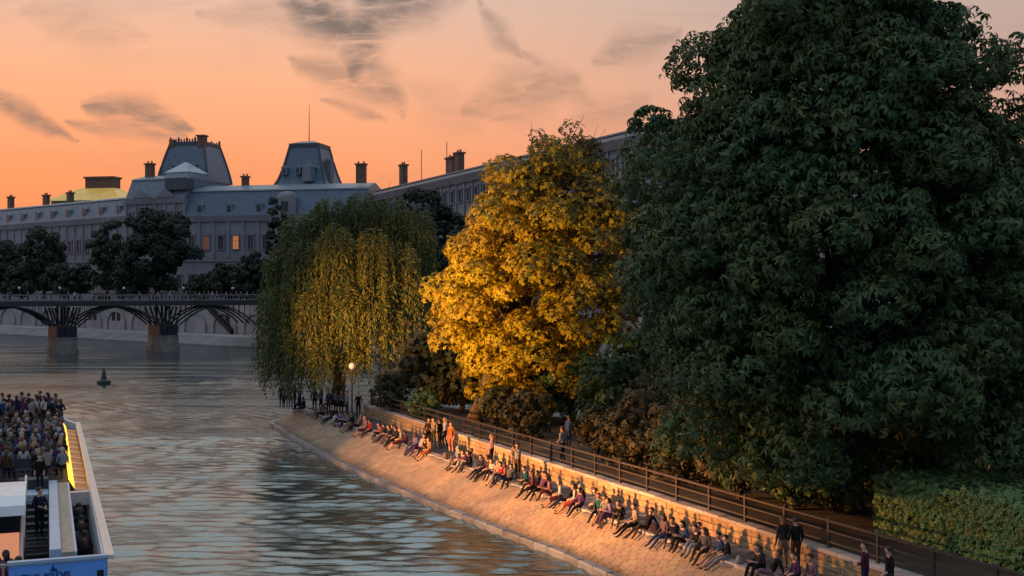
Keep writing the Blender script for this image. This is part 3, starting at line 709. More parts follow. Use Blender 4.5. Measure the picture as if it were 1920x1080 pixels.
# far quay wall with blind arches: piers and arch rings stand proud
fw = empty('far_quay_wall', (-121, 290, 1.75)); tag(fw, 'pale stone quay wall with blind arches on the far bank under the bridge', 'wall')
fo = fw.location.copy(); mb = MB(); n = len(bank); A = bank_off(10.0)
mb.add([p + UP * 1.75 - fo for p in A] + [p + UP * 8.0 - fo for p in A] + [p + UP * 8.0 - fo for p in bank_off(10.8)], [(i, i + 1, n + i + 1, n + i) for i in range(n - 1)] + [(n + i, n + i + 1, 2 * n + i + 1, 2 * n + i) for i in range(n - 1)])
mb.build('wall_face', M['quay'], fw)
WL = Path(bank_off(10.0))
mb = MB(); mb.tube([(x_, 0, 0) for x_ in (0, 1)], .1, 4)
archm = MB()
na = 10
for k in range(na):
    a0, a1 = math.pi * k / na, math.pi * (k + 1) / na
    def AP(a, r, y): return (r * math.cos(a), y, 1.2 + 3.2 * math.sin(a) * r / 4.0)
    archm.hexa([AP(a0, 3.6, 0), AP(a0, 4.2, 0), AP(a0, 4.2, -.35), AP(a0, 3.6, -.35), AP(a1, 3.6, 0), AP(a1, 4.2, 0), AP(a1, 4.2, -.35), AP(a1, 3.6, -.35)])
archm.box(-4.2, -3.6, -.35, 0, 0, 1.2); archm.box(3.6, 4.2, -.35, 0, 0, 1.2)
arch_me = archm.mesh('blind_arch', M['quay'])
nich = MB(); nich.box(-.8, .8, -.12, 0, 0, 2.2); nich.dome((0, -.06, 2.2), (.8, .06, .8), 12, 4); niche_me = nich.mesh('niche', M['dark'])
copm = MB(); copm.box(-.5, .5, -.25, .1, 0, .45); cop_me = copm.mesh('coping_stone', M['stone_dk'])
d = 250
while d < WL.L - 60:
    p, tt = WL.at(d); rot = math.atan2(tt.y, tt.x)
    T = Matrix.Translation(p - fo + UP * 1.75) @ Matrix.Rotation(rot, 4, 'Z')
    px_ = 960 + F * p.x / p.y
    if -60 < px_ < 1900:
        link('blind_arch', arch_me, fw, mtx=T)
        if 120 < px_ < 260 or 420 < px_ < 460:
            link('niche', niche_me, fw, mtx=T @ Matrix.Translation((-1.2, -.02, 2.0)) @ Matrix.Scale(.8, 4)); link('niche', niche_me, fw, mtx=T @ Matrix.Translation((1.0, -.02, 2.0)) @ Matrix.Scale(.8, 4))
    d += 10.5
d = 240
while d < WL.L - 60:
    p, tt = WL.at(d); px_ = 960 + F * p.x / p.y
    if -60 < px_ < 1900: link('coping_stone', cop_me, fw, mtx=Matrix.Translation(p - fo + UP * 8.0) @ Matrix.Rotation(math.atan2(tt.y, tt.x), 4, 'Z') @ Matrix.Diagonal((4.4, 1, 1, 1)))
    d += 4.5
# dark ramp down the wall
rm = empty('quay_ramp', (-68, 268, 1.75)); tag(rm, 'dark stair ramp slanting down the far quay wall below the bridge', 'ramp')
p, tt = WL.at(0); 
def on_bank(px_, off):
    Pp = Path(bank_off(off)); best = None
    for i in range(2000):
        q_ = Pp.at(Pp.L * i / 2000)[0]
        if q_.y > 20:
            e = abs(960 + F * q_.x / q_.y - px_)
            if best is None or e < best[0]: best = (e, q_)
    return best[1]
a_, b_ = on_bank(385, 9.2), on_bank(432, 9.2)
mb = MB(); ro = Vector((a_.x, a_.y, 1.75)); rm.location = ro
dv = (b_ - a_); nv = Vector((-dv.y, dv.x, 0)).normalized() * .9
def rp(f, z, o): return (dv * f + nv * o) + UP * z
mb.hexa([rp(0, 5.2, 0), rp(1, -.0, 0), rp(1, 0, 1), rp(0, 5.2, 1), rp(0, 6.2, 0), rp(1, .9, 0), rp(1, .9, 1), rp(0, 6.2, 1)]); mb.build('stair_flight', M['dark'], rm)
mb = MB(); mb.tube([rp(0, 7.1, 0), rp(1, 1.8, 0)], .08, 5); mb.build('handrail', M['bridge'], rm)

# ------------------------------------------------------------------ palace and other buildings
def window_meshes(w, h, key):
    mb = MB(); t_ = .22
    mb.box(-w / 2 - t_, -w / 2, -.28, 0, -.1, h + t_); mb.box(w / 2, w / 2 + t_, -.28, 0, -.1, h + t_)
    mb.box(-w / 2, w / 2, -.28, 0, h, h + t_); mb.box(-w / 2 - t_ - .1, w / 2 + t_ + .1, -.38, 0, -.32, -.1)
    mb.box(-w / 2 - t_ - .12, w / 2 + t_ + .12, -.42, 0, h + t_ + .003, h + t_ + .25)
    fr_ = mb.mesh('window', M['stone_pal'])
    mb = MB(); mb.box(-w / 2, w / 2, -.06, -.01, -.1, h)
    pn = mb.mesh('pane', M['glass'])
    mb = MB(); mb.box(-.05, .05, -.11, -.062, -.1, h); mb.box(-w / 2, -.052, -.11, -.062, h * .62, h * .62 + .09); mb.box(.052, w / 2, -.11, -.062, h * .62, h * .62 + .09)
    gl = mb.mesh('glazing_bar', M['stone_dk'])
    return fr_, pn, gl
WM = {'tall': window_meshes(1.5, 3.2, 't'), 'mid': window_meshes(1.3, 2.2, 'm'), 'small': window_meshes(1.0, 1.3, 's')}
pane_lit = WM['tall'][1].copy(); pane_lit.materials.clear(); pane_lit.materials.append(M['lit'])
pane_dim = pane_lit.copy(); pane_dim.materials.clear(); pane_dim.materials.append(mat('dim_window', (.12, .05, .03), .4, emit=(1, .30, .12), estr=.10))
def window(parent, x, z, kind, lit=False, y=0):
    f_, p_, g_ = WM[kind]; o = link('window', f_, parent, loc=(x, y, z)); link('pane', (pane_dim if lit == 2 else pane_lit) if lit else p_, o)
    if kind == 'tall': link('glazing_bar', g_, o)
    return o
def dormer_mesh():
    mb = MB(); mb.box(-.95, .95, -1.0, 1.6, 0, 2.3, 0); mb.prism([(-1.15, 2.3), (1.7, 2.3), (1.7, 2.36), (-1.15, 2.36)], -1.15, 1.15, 0)
    mb.add([(-1.15, -1.1, 2.36), (1.15, -1.1, 2.36), (0, -1.1, 3.3), (-1.15, 1.7, 2.36), (1.15, 1.7, 2.36), (0, 1.7, 3.3)], [(0, 1, 2), (3, 5, 4), (0, 2, 5, 3), (1, 4, 5, 2), (0, 3, 4, 1)], 0)
    return mb.mesh('dormer', M['lead'])
DM = dormer_mesh()
mbp = MB(); mbp.box(-.55, .55, -1.06, -1.005, .35, 2.0); DP = mbp.mesh('pane', M['glass'])
def dormer(parent, x, y, z, s=1.0):
    o = link('dormer', DM, parent, mtx=Matrix.Translation((x, y, z)) @ Matrix.Scale(s, 4)); link('pane', DP, o); return o
def chimney(parent, x, y, z0, z1, w=2.0, dpt=1.4):
    mb = MB(); mb.box(x - w / 2, x + w / 2, y - dpt / 2, y + dpt / 2, z0, z1 - .5); mb.box(x - w / 2 - .25, x + w / 2 + .25, y - dpt / 2 - .25, y + dpt / 2 + .25, z1 - .497, z1 - .1)
    for k in (-.3, .3): mb.tube([(x + k * w, y, z1 - .1), (x + k * w, y, z1 + .5)], .22, 6)
    return mb.build('chimney', M['brick'], parent)
def facing(p0, p1): return math.atan2(p1[1] - p0[1], p1[0] - p0[0])
def dist(p0, p1): return math.hypot(p1[0] - p0[0], p1[1] - p0[1])
GZ = 8.0
def wing(name, p0, p1, label, eave, knee, ridge, depth, win, step, dorm_step, roof='slate', skip=(), lit=(), dormer_s=1.0):
    """A palace wing: front along local x, facing -y."""
    L = dist(p0, p1); o = empty(name, (p0[0], p0[1], GZ), facing(p0, p1)); tag(o, label, 'building')
    e, k_, r_ = eave - GZ, knee - GZ, ridge - GZ
    mb = MB(); mb.box(0, L, 0, depth, 0, e); mb.build('wall', M['stone_pal'], o)
    mb = MB(); mb.hexa([(-.3, -.45, e - 1.5), (L + .3, -.45, e - 1.5), (L + .3, -.001, e - 1.5), (-.3, -.001, e - 1.5), (-.3, -.8, e - .003), (L + .3, -.8, e - .003), (L + .3, -.001, e - .003), (-.3, -.001, e - .003)]); mb.build('cornice', M['stone_dk'] if roof == 'slate_dk' else M['stone_pal'], o)
    for f_ in (.46, .08):
        mb = MB(); mb.box(-.2, L + .2, -.4, -.001, e * f_, e * f_ + .6); mb.build('string_course', M['stone_pal'], o)
    mb = MB(); mb.prism([(-.2, e), (2.2, k_), (depth - 2.2, k_), (depth + .2, e)], -.2, L + .2); mb.build('roof', M[roof], o)
    mb = MB(); mb.prism([(1.9, k_ + .002), (2.1, k_ + .35), (depth / 2, r_), (depth - 2.1, k_ + .35), (depth - 1.9, k_ + .002)], -.1, L + .1); mb.build('upper_roof', M['lead' if roof == 'slate' else roof], o)
    nwin = int(L // step)
    for i in range(nwin):
        x_ = (i + .5) * L / nwin
        for z_, kind in win: window(o, x_, z_, kind, (2 if (i, z_) == lit[0] else 1) if (i, z_) in lit else 0)
    mbp_ = MB()
    for i in range(nwin + 1):
        x_ = i * L / nwin
        pl = MB(); pl.box(x_ - .35, x_ + .35, -.28, -.002, e * .5, e - 1.5); pl.build('pilaster', M['stone_pal'], o)
    if dorm_step:
        nd = int(L // dorm_step)
        for i in range(nd): dormer(o, (i + .5) * L / nd, 1.2, e + .5, dormer_s)
    return o, L
p84 = (-84.0, 301.0)
main, L = wing('palace_wing', p84, (-36.5, 291.0), 'main palace wing with blue slate mansard roof behind the willow', 29.6, 36.0, 38.0, 16,
               [(13.2, 'tall'), (3.2, 'tall')], 3.9, 7.6, lit=((1, 13.2), (3, 13.2)))
# big round-headed stone dormer over the main wing
mb = MB(); mb.box(-3, 3, -1.2, 2.5, 0, 4.2); mb.dome((0, .6, 4.2), (3.0, 1.8, 1.9), 16, 4); fro = mb.build('attic_dormer', M['stone_pal'], main); fro.location = (27.5, .8, 21.6)
f2 = MB(); f2.box(-.9, .9, -1.3, -1.21, .8, 3.4); f2.build('pane', M['glass'], fro)
chimney(main, 46.2, 4, 29.6, 34.6, 2.4); chimney(main, -1, 8, 28, 33.5, 2.2); chimney(main, 12.6, 9, 29, 32.6, 1.6)
# corner pavilion turned to the left
p101 = (-101.5, 309.0)
cp, L = wing('corner_pavilion', p101, p84, 'corner pavilion of the palace with curved grey roof and little pale dome', 34.6, 39.6, 41.2, 14, [(20.5, 'mid'), (13.2, 'tall'), (3.2, 'tall')], 3.1, 0)
mb = MB()
for cx in (L * .3, L * .7): mb.add([(cx - 3, -.9, 26.7), (cx + 3, -.9, 26.7), (cx, -.9, 29.0), (cx - 3, 1.4, 26.7), (cx + 3, 1.4, 26.7), (cx, 1.4, 29.0)], [(0, 1, 2), (3, 5, 4), (0, 2, 5, 3), (1, 4, 5, 2), (0, 3, 4, 1)])
mb.build('pediment', M['stone_pal'], cp)
mb = MB(); mb.frus((L - 8.5, L - .5, 2, 10), (L - 4.8, L - 4.2, 5.7, 6.3), 33.3, 36.2); mb.box(L - 8.2, L - .8, 2.3, 9.7, 31, 33.298); mb.build('small_dome', M['lead_pale'], cp)
mb = MB(); mb.box(L - 6, L + .6, -.6, 3, 28.5, 31.5); mb.build('attic', M['slate_dk'], cp)
chimney(cp, 2.5, 6, 31, 36.6, 2.2)
# pavilion towers behind
def tower(name, px_, D, zb, zt, wb, wt_, label, curve, mast=0):
    x_ = (px_ - 960) / F * D; o = empty(name, (x_, D, GZ), facing(p84, (-36.5, 291.0))); tag(o, label, 'building')
    mb = MB(); mb.box(-wb / 2 + .3, wb / 2 - .3, -wb / 2 + .3, wb / 2 - .3, 0, zb - GZ); mb.build('wall', M['stone_pal'], o)
    mb = MB(); n_ = 8; zs = []
    for i in range(n_):
        f0, f1 = i / n_, (i + 1) / n_
        def wd(f): return wb / 2 + (wt_ / 2 - wb / 2) * (f ** curve)
        mb.frus((-wd(f0), wd(f0), -wd(f0), wd(f0)), (-wd(f1), wd(f1), -wd(f1), wd(f1)), zb - GZ + (zt - zb) * f0, zb - GZ + (zt - zb) * f1)
    mb.build('roof', M['slate'], o)
    z1 = zt - GZ; h = wt_ / 2
    for sx in (-1, 1):
        for sy in (-1, 1):
            rb = MB()
            rb.tube([(sx * wd(f) * 1.0, sy * wd(f) * 1.0, zb - GZ + (zt - zb) * f) for f in [i / n_ for i in range(n_ + 1)]], .35, 5); rb.build('hip_ridge', M['slate_dk'], o)
    mb = MB(); mb.box(-h - .3, h + .3, -h - .3, h + .3, z1 - .9, z1 + .25); mb.build('crest_band', M['slate_dk'], o)
    return o, z1, h, wd
t1, z1, h1, wd = tower('pavilion_tower', 366, 322, 40.0, 50.6, 14.6, 9.6, 'dome shaped slate pavilion roof with spiky crest behind the corner pavilion', 1.25)
mb = MB(); mb.tube([(0, 0, 0), (0, 0, .5), (0, 0, .9)], [.2, .24, .03], 5); spk = mb.mesh('crest_spike', M['slate_dk'])
for k in range(13):
    for y_ in (-h1, h1): link('crest_spike', spk, t1, mtx=Matrix.Translation((-h1 + 2 * h1 * k / 12, y_, z1 + .25)) @ Matrix.Scale(1.0 + .5 * (k % 3 == 0), 4))
mb = MB(); mb.box(h1 - 1.6, h1 + .4, -h1 - .5, -h1 + 1.5, z1 - 4.0, z1 + 1.5); mb.box(h1 - 1.9, h1 + .7, -h1 - .8, -h1 + 1.8, z1 + 1.503, z1 + 1.9); mb.build('chimney', M['brick'], t1)
mb = MB(); mb.box(-h1 - .2, -h1 + 1.3, -h1 - .5, -h1 + 1.0, z1 - 3.0, z1 + .8); mb.build('chimney', M['brick'], t1)
for x_ in (-2.6, 3.0): dormer(t1, x_, -6.2, z1 - 8.4, .9)
for x_ in (.2,): dormer(t1, x_, -6.6, z1 - 9.6, 1.3)
t2, z2, h2, wd = tower('pavilion_tower', 581, 312, 38.0, 49.0, 14.2, 7.8, 'square slate pavilion roof with a tall mast right of the domed one', .72)
mb = MB(); mb.tube([(-.2, 0, z2), (-.2, 0, z2 + 11)], [.14, .05], 5); mb.build('mast', M['bridge'], t2)
mb = MB(); mb.frus((-h2, h2, -h2, h2), (-h2 + 2, h2 - 2, -h2 + 2, h2 - 2), z2 + .252, z2 + 1.0); mb.build('upper_roof', M['lead'], t2)
o = dormer(t2, 2.4, -6.2, z2 - 10.0, 1.5)
mb = MB(); mb.box(-1.2, 1.2, -.4, .3, 0, 3.4); mb.dome((0, 0, 3.4), (1.2, .35, 1.2), 12, 4); st = mb.build('stone_gable', M['stone_pal'], t2); st.location = (2.4, -7.9, z2 - 10.2)
mb = MB(); mb.box(5.4, 7.0, -3, -1, z2 - 10.5, z2 - 4.0); mb.build('chimney', M['stone_dk'], t2)
for x_ in (-4.4, -.6): dormer(t2, x_, -6.3, z2 - 8.2, .75)
# long wing to the left
lw, L = wing('palace_wing', (-168.0, 366.0), (-101.8, 309.5), 'long receding palace wing with slate roof at the left edge', 30.2, 35.0, 36.2, 14, [(13.0, 'tall'), (4, 'tall')], 4.2, 8.0, lit=())
for x_, zt_ in ((8, 32), (30, 31.4), (44, 31.4)): chimney(lw, x_, 8, 27.5, zt_, 1.8)
# glowing glass roof pavilion
gp, D = (158 - 960) / F * 365, 365
go = empty('glass_roof_pavilion', (gp, D, GZ), R(-12)); tag(go, 'pavilion with glowing yellow roof and flat dark lantern above the left wing', 'building')
mb = MB(); mb.box(-11.5, 11.5, 0, 16, 0, 30.6); mb.build('wall', M['stone_dk'], go)
mb = MB(); mb.frus((-13.5, 12.0, -.5, 17), (-5, 6.5, 6, 11), 30.6, 34.9); mb.build('roof', M['gold'], go)
mb = MB(); mb.box(-3.6, 6.0, 6.2, 10.8, 34.9, 38.0); mb.box(-4, 6.4, 5.8, 11.2, 38.002, 38.6); mb.build('lantern', M['brick'], go)
# long block on the right behind the trees
rw, L = wing('riverside_block', (-35.6, 290.0), (22.0, 168.0), 'long grey stone block receding behind the golden tree', 33.6, 35.0, 36.4, 15, [(20.5, 'mid'), (13.6, 'tall'), (5, 'tall')], 4.0, 0, roof='slate_dk')
for x_, zt_, w_ in ((9, 33.2, 2.2), (40, 31.8, 4.0), (44, 32.4, 2.4)): chimney(rw, x_, 6, 26, zt_, w_)
for x_ in (16, 32): 
    mb = MB(); mb.tube([(x_, 8, 28), (x_, 8, 36)], .09, 4); mb.build('aerial', M['bridge'], rw)
eb, L = wing('riverside_block', (26.0, 160.0), (75.0, 84.0), 'stone block far right, glimpsed under and behind the chestnut', 21, 23.5, 25, 15, [(8.6, 'tall'), (2, 'tall')], 4.0, 0, roof='slate_dk')

# trees on the far quay
far = [(8, 14, 4.6, 17, 'leaf_far', 'cut dark green tree at the left edge behind the bridge'), (82, 15, 5.4, 18, 'leaf_far', 'rounded dark tree left of the palace corner, behind the bridge'),
       (150, 16, 3.0, 10, 'leaf_far', 'small dark tree between two taller ones on the far quay'), (200, 14, 4.0, 19.5, 'leaf_far', 'tall narrow green tree left of the biggest far tree'),
       (292, 13, 7.0, 21, 'leaf_fir', 'biggest dark tree on the far quay in front of the corner pavilion'), (372, 15, 2.6, 6, 'leaf_far', 'low tree right of the biggest far tree'),
       (425, 15, 4.6, 8.5, 'leaf_fir', 'low broad tree on the far quay before the lit window'), (478, 14, 3.6, 9.5, 'leaf_fir', 'dark tree left of the willow on the far quay'),
       (522, 17, 2.8, 21, 'leaf_fir', 'slender dark tree rising behind the left of the willow'), (800, 15, 6.0, 19.5, 'leaf_fir', 'very dark tree between the willow and the golden tree on the far bank'),
       (870, 15, 4.0, 12, 'leaf_fir', 'dark tree behind the left of the golden tree on the far bank'), (40, 13, 3.6, 9, 'leaf_far', 'low dark tree near the left edge on the far quay'), (700, 14, 4.5, 13, 'leaf_fir', 'dark tree wholly behind the willow on the far bank'),
       (120, 13, 3.4, 9.5, 'leaf_far', 'low bushy tree above the left bridge pier'), (245, 13, 3.6, 9, 'leaf_far', 'low bushy tree left under the biggest far tree')]
for px_, off, w_, h_, m_, lb in far:
    p = on_bank(px_, off)
    simple_tree('quay_tree', (p.x, p.y, 8.0), lb, (0, 0, h_ * .53), (w_ * 1.15, w_, h_ * .50), 44, (w_ * .22, w_ * .36), M[m_], (.34, .60), 3.6, .35, 'trees on the far quay', zmin=.8)

# ------------------------------------------------------------------ the footbridge
pA, pB = Vector((-72.6, 192, 0)), Vector((-58.5, 201, 0)); bd = (pB - pA); span = bd.length; bdn = bd.normalized(); bnn = Vector((-bdn.y, bdn.x, 0))
br = empty('footbridge', (pA.x, pA.y, 0), math.atan2(bd.y, bd.x)); tag(br, 'long iron footbridge with low arches and stone piers across the river', 'bridge')
x0, x1 = -4 * span, 2.2 * span + 6
WB = 9.0
mb = MB(); mb.box(x0, x1, 0, WB, 8.05, 8.6); mb.build('deck', M['bridge'], br)
mb = MB(); mb.box(x0, x1, -.35, -.002, 7.95, 8.72); mb.box(x0, x1, WB + .002, WB + .35, 7.95, 8.72); mb.build('girder', M['bridge'], br)
for y_ in (-.2, WB + .2):
    mb = MB(); mb.box(x0, x1, y_ - .07, y_ + .07, 9.72, 9.84); mb.box(x0, x1, y_ - .05, y_ + .05, 8.85, 8.95)
    k = x0
    while k < x1: mb.box(k - .03, k + .03, y_ - .03, y_ + .03, 8.951, 9.719); k += .55
    mb.build('parapet', M['bridge_lt'], br)
pier_mb = MB(); pts = []
for z_, s_ in ((-1.5, 1.0), (.9, .98), (.9, .9), (2.5, .86), (2.5, .92), (2.8, .92)):
    ring = []
    for k in range(12):
        a = 2 * math.pi * k / 12; ex = 2.1 * s_ * math.cos(a); ey = 1.9 * s_ * math.sin(a) + (3.0 if math.sin(a) > .01 else -3.0 if math.sin(a) < -.01 else 0)
        ring.append((ex, WB / 2 + ey, z_))
    pts.append(ring)
vs = [p for r_ in pts for p in r_]; fs = [(i * 12 + k, i * 12 + (k + 1) % 12, (i + 1) * 12 + (k + 1) % 12, (i + 1) * 12 + k) for i in range(5) for k in range(12)] + [tuple(60 + k for k in range(12))]
pier_mb.add(vs, fs); pier_me = pier_mb.mesh('pier', M['pier'])
for k in range(-3, 3):
    if k == 2: continue
    link('pier', pier_me, br, loc=(k * span, 0, 0))
    st = MB()
    for y_ in (.6, 2.9, 5.2, 8.4):
        for s_ in (-1, 1): st.tube([(k * span + s_ * .5, y_, 2.75), (k * span + s_ * 2.0, y_, 7.7)], .16, 5)
        st.tube([(k * span, y_, 2.75), (k * span, y_, 7.9)], .22, 5)
    st.box(k * span - 1.6, k * span + 1.6, 1.0, 8.0, 2.801, 4.6)
    st.build('pier_frame', M['bridge'], br)
for k in range(-4, 2):
    for y_ in (0.1, 3.0, 6.0, 8.9):
        a_mb = MB(); pth = []
        for i in range(15):
            f = i / 14; pth.append((k * span + 1.6 + (span - 3.2) * f, y_, 4.6 + 3.2 * (1 - (2 * f - 1) ** 2)))
        a_mb.tube(pth, .15, 5)
        for i in range(1, 14):
            if abs(i - 7) > 2: a_mb.tube([pth[i], (pth[i][0], y_, 8.0)], .045, 4)
        a_mb.build('arch_rib', M['bridge'], br)
def bridge_pt(px_, yy_):        # point on the deck at a photo column
    k = (px_ - 960) / F; o_ = pA + bnn * yy_
    s_ = (k * o_.y - o_.x) / (bdn.x - k * bdn.y); return o_ + bdn * s_
# lamp posts on the bridge
def street_lamp(name, loc, hgt, r_, label, group, globe='globe'):
    o = empty(name, loc); tag(o, label, 'lamp', group)
    mb = MB(); mb.tube([(0, 0, 0), (0, 0, .5), (0, 0, .52), (0, 0, hgt)], [.13, .11, .06, .05], 6); mb.build('post', M['bridge'], o)
    mb = MB(); mb.dome((0, 0, hgt + r_), (r_, r_, r_), 8, 4, lo=-1.3); mb.build('globe', M[globe], o, smooth=True); return o
for i, (px_, lb) in enumerate([(36, 'round white lamp on the footbridge near the left edge'), (112, 'round white lamp on the footbridge above the left pier'), (232, 'round white lamp on the footbridge at the middle of the span'), (344, 'round white lamp on the footbridge above the right pier'), (436, 'round white lamp on the footbridge nearest to the willow')]):
    p = bridge_pt(px_, .6); street_lamp('bridge_lamp', (p.x, p.y, 8.6), 2.1, .22, lb, 'lamps along the footbridge')
# white sign board on the bridge parapet
p = bridge_pt(164, -.5); sb = empty('notice_board', (p.x, p.y, 9.0), br.rotation_euler.z); tag(sb, 'small pale notice board on the footbridge parapet', 'sign')
mb = MB(); mb.box(-.9, .9, -.04, .04, .1, 1.0); mb.build('board', M['bridge_lt'], sb); mb = MB(); mb.box(-.8, -.7, .041, .1, -.3, 1.0); mb.box(.7, .8, .041, .1, -.3, 1.0); mb.build('bracket', M['bridge'], sb)
# channel buoy
X, Y = onplane(195, 720, 0); bo = empty('channel_buoy', (X, Y, 0)); tag(bo, 'small dark conical buoy floating in the river before the bridge', 'buoy')
mb = MB(); mb.tube([(0, 0, -.4), (0, 0, .05), (0, 0, .35), (0, 0, .55)], [.5, .75, .75, .42], 12); mb.build('float', M['buoy'], bo)
mb = MB(); mb.tube([(0, 0, .55), (0, 0, 1.5), (0, 0, 1.85)], [.34, .14, .03], 10); mb.build('cone', M['buoy'], bo)
# white mast lamp at the end of the wall
X, Y = onplane(660, 792, 1.5); street_lamp('path_lamp', (X, Y, 1.5), 3.6, .24, 'pale lamp post at the end of the low wall, in front of the willow', None)

# ------------------------------------------------------------------ people
def person_mesh(name, J, fingers=True):
    """One continuous skinned body from joints J; slots: skin, top, trousers, shoes."""
    v, r, e, reg = [], [], [], []
    def add(p, rad, parent, zone):
        v.append(tuple(p)); r.append(rad); reg.append(zone); i = len(v) - 1
        if parent is not None: e.append((parent, i))
        return i
    P = lambda k: Vector(J[k])
    pel = add(P('pelvis'), .135, None, 2)
    sp = add(P('spine'), .125, pel, 1); ch = add(P('chest'), .145, sp, 1)
    nb = add(P('neck'), .062, ch, 0); hb = add(P('head') - P('up') * .10, .066, nb, 0)
    hm = add(P('head'), .098, hb, 0); ht = add(P('head') + P('up') * .085, .07, hm, 0)
    add(P('head') + P('fwd') * .118 - P('up') * .02, .016, hm, 0)                       # nose
    side = P('fwd').cross(P('up'))
    for s in (-1, 1): add(P('head') + side * s * .108, .02, hm, 0)                      # ears
    for s, k in ((1, 'r'), (-1, 'l')):
        sh = add(P('sh_' + k), .066, ch, 1); el = add(P('el_' + k), .047, sh, 1); wr_ = add(P('wr_' + k), .031, el, 0)
        d = (P('wr_' + k) - P('el_' + k)).normalized(); pm = add(P('wr_' + k) + d * .07, .036, wr_, 0)
        if fingers:
            a = d.orthogonal().normalized(); 
            for j, (off, ln) in enumerate(((-.03, .066), (-.01, .08), (.01, .075), (.03, .058))):
                add(P('wr_' + k) + d * (.075 + ln) + a * off * 1.2, .009, pm, 0)
            add(P('wr_' + k) + d * .085 + a * .062, .010, wr_, 0)
        hp = add(P('hip_' + k), .098, pel, 2); kn = add(P('kn_' + k), .066, hp, 2); an = add(P('an_' + k), .042, kn, J.get('shin', 2))
        add(P('toe_' + k), .036, an, 3)
    me = bpy.data.meshes.new(name + '_skeleton'); me.from_pydata(v, e, [])
    o = bpy.data.objects.new('skeleton', me); COL.objects.link(o)
    md = o.modifiers.new('skin', 'SKIN'); md.use_smooth_shade = True
    for i, d in enumerate(me.skin_vertices[0].data): d.radius = (r[i], r[i]); d.use_root = (i == 0)
    sb_ = o.modifiers.new('sub', 'SUBSURF'); sb_.levels = 1; sb_.render_levels = 1
    dg = bpy.context.evaluated_depsgraph_get(); out = bpy.data.meshes.new_from_object(o.evaluated_get(dg)); out.name = name
    bpy.data.objects.remove(o); bpy.data.meshes.remove(me)
    A = np.array([v[a] for a, b in e]); B = np.array([v[b] for a, b in e]); AB = B - A; L2 = (AB ** 2).sum(1)
    ra = np.array([r[a] for a, b in e]); rb_ = np.array([r[b] for a, b in e])
    out.materials.clear()
    for k in ('p_skin', 'p_top', 'p_leg', 'p_shoe'): out.materials.append(M[k])
    n = len(out.polygons); c = np.zeros(n * 3); out.polygons.foreach_get('center', c); c = c.reshape(-1, 3); mi = []
    for q_ in c:
        t_ = np.clip(((q_ - A) * AB).sum(1) / L2, 0, 1); dd = np.linalg.norm(A + AB * t_[:, None] - q_, axis=1) - (ra + (rb_ - ra) * t_)
        j = int(dd.argmin()); a, b = e[j]; z = reg[b]
        if reg[a] != reg[b]:
            if (reg[a], reg[b]) == (2, 1): z = 1 if t_[j] > .25 else 2
            elif reg[b] == 0 and reg[a] == 1: z = 0 if t_[j] > .62 else 1
            elif reg[b] == 3: z = 3
            elif reg[b] == 0 and reg[a] == 2: z = 0 if t_[j] > .25 else 2
        mi.append(z)
    out.polygons.foreach_set('material_index', mi); out.polygons.foreach_set('use_smooth', [True] * n); out.update()
    return out
for k, c in (('p_skin', (.42, .24, .16)), ('p_top', (.3, .3, .3)), ('p_leg', (.1, .1, .1)), ('p_shoe', (.05, .04, .04))): M[k] = mat(k, c, .75)
def hair_mesh(J, long_=False):
    h, u, f = Vector(J['head']), Vector(J['up']), Vector(J['fwd']); s = f.cross(u); mb = MB()
    n, rows = 9, 4; b = []
    c = h + u * .025 - f * .015
    for i in range(rows):
        t_ = -.35 + (math.pi / 2 + .35) * i / rows
        for k in range(n):
            a = 2 * math.pi * k / n; fr = math.cos(a)
            lo_ = t_ if fr < .3 else max(t_, .45 + .25 * i / rows)
            b.append(c + (f * math.cos(a) * .112 + s * math.sin(a) * .108) * math.cos(lo_) + u * .115 * math.sin(lo_))
    b.append(c + u * .118); fs = [(i * n + k, i * n + (k + 1) % n, (i + 1) * n + (k + 1) % n, (i + 1) * n + k) for i in range(rows - 1) for k in range(n)] + [((rows - 1) * n + k, (rows - 1) * n + (k + 1) % n, rows * n) for k in range(n)]
    mb.add(b, fs)
    if long_:
        q_ = h - f * .085
        mb.tube([q_ + u * .06, q_ - u * .10 - f * .01, q_ - u * .24 + f * .0], [.075, .085, .05], 7)
    me = mb.mesh('hair', M['h_black'], True); return me
M['h_black'] = mat('hair_black', (.015, .012, .010), .6); M['h_brown'] = mat('hair_brown', (.06, .032, .016), .6); M['h_fair'] = mat('hair_fair', (.30, .19, .09), .6); M['h_grey'] = mat('hair_grey', (.34, .33, .32), .6)
def pose(**kw):
    """Standing by default, facing +y; kw overrides joints."""
    J = dict(pelvis=(0, 0, .95), spine=(0, 0, 1.13), chest=(0, 0, 1.31), neck=(0, .01, 1.47), head=(0, .03, 1.62), up=(0, 0, 1), fwd=(0, 1, 0),
             sh_r=(.17, 0, 1.40), el_r=(.23, -.03, 1.14), wr_r=(.22, .08, .90), sh_l=(-.17, 0, 1.40), el_l=(-.23, -.03, 1.14), wr_l=(-.22, .08, .90),
             hip_r=(.09, 0, .88), kn_r=(.10, .02, .50), an_r=(.10, -.02, .09), toe_r=(.12, .15, .045), hip_l=(-.09, 0, .88), kn_l=(-.10, .02, .50), an_l=(-.10, -.02, .09), toe_l=(-.12, .15, .045))
    J.update(kw); return J
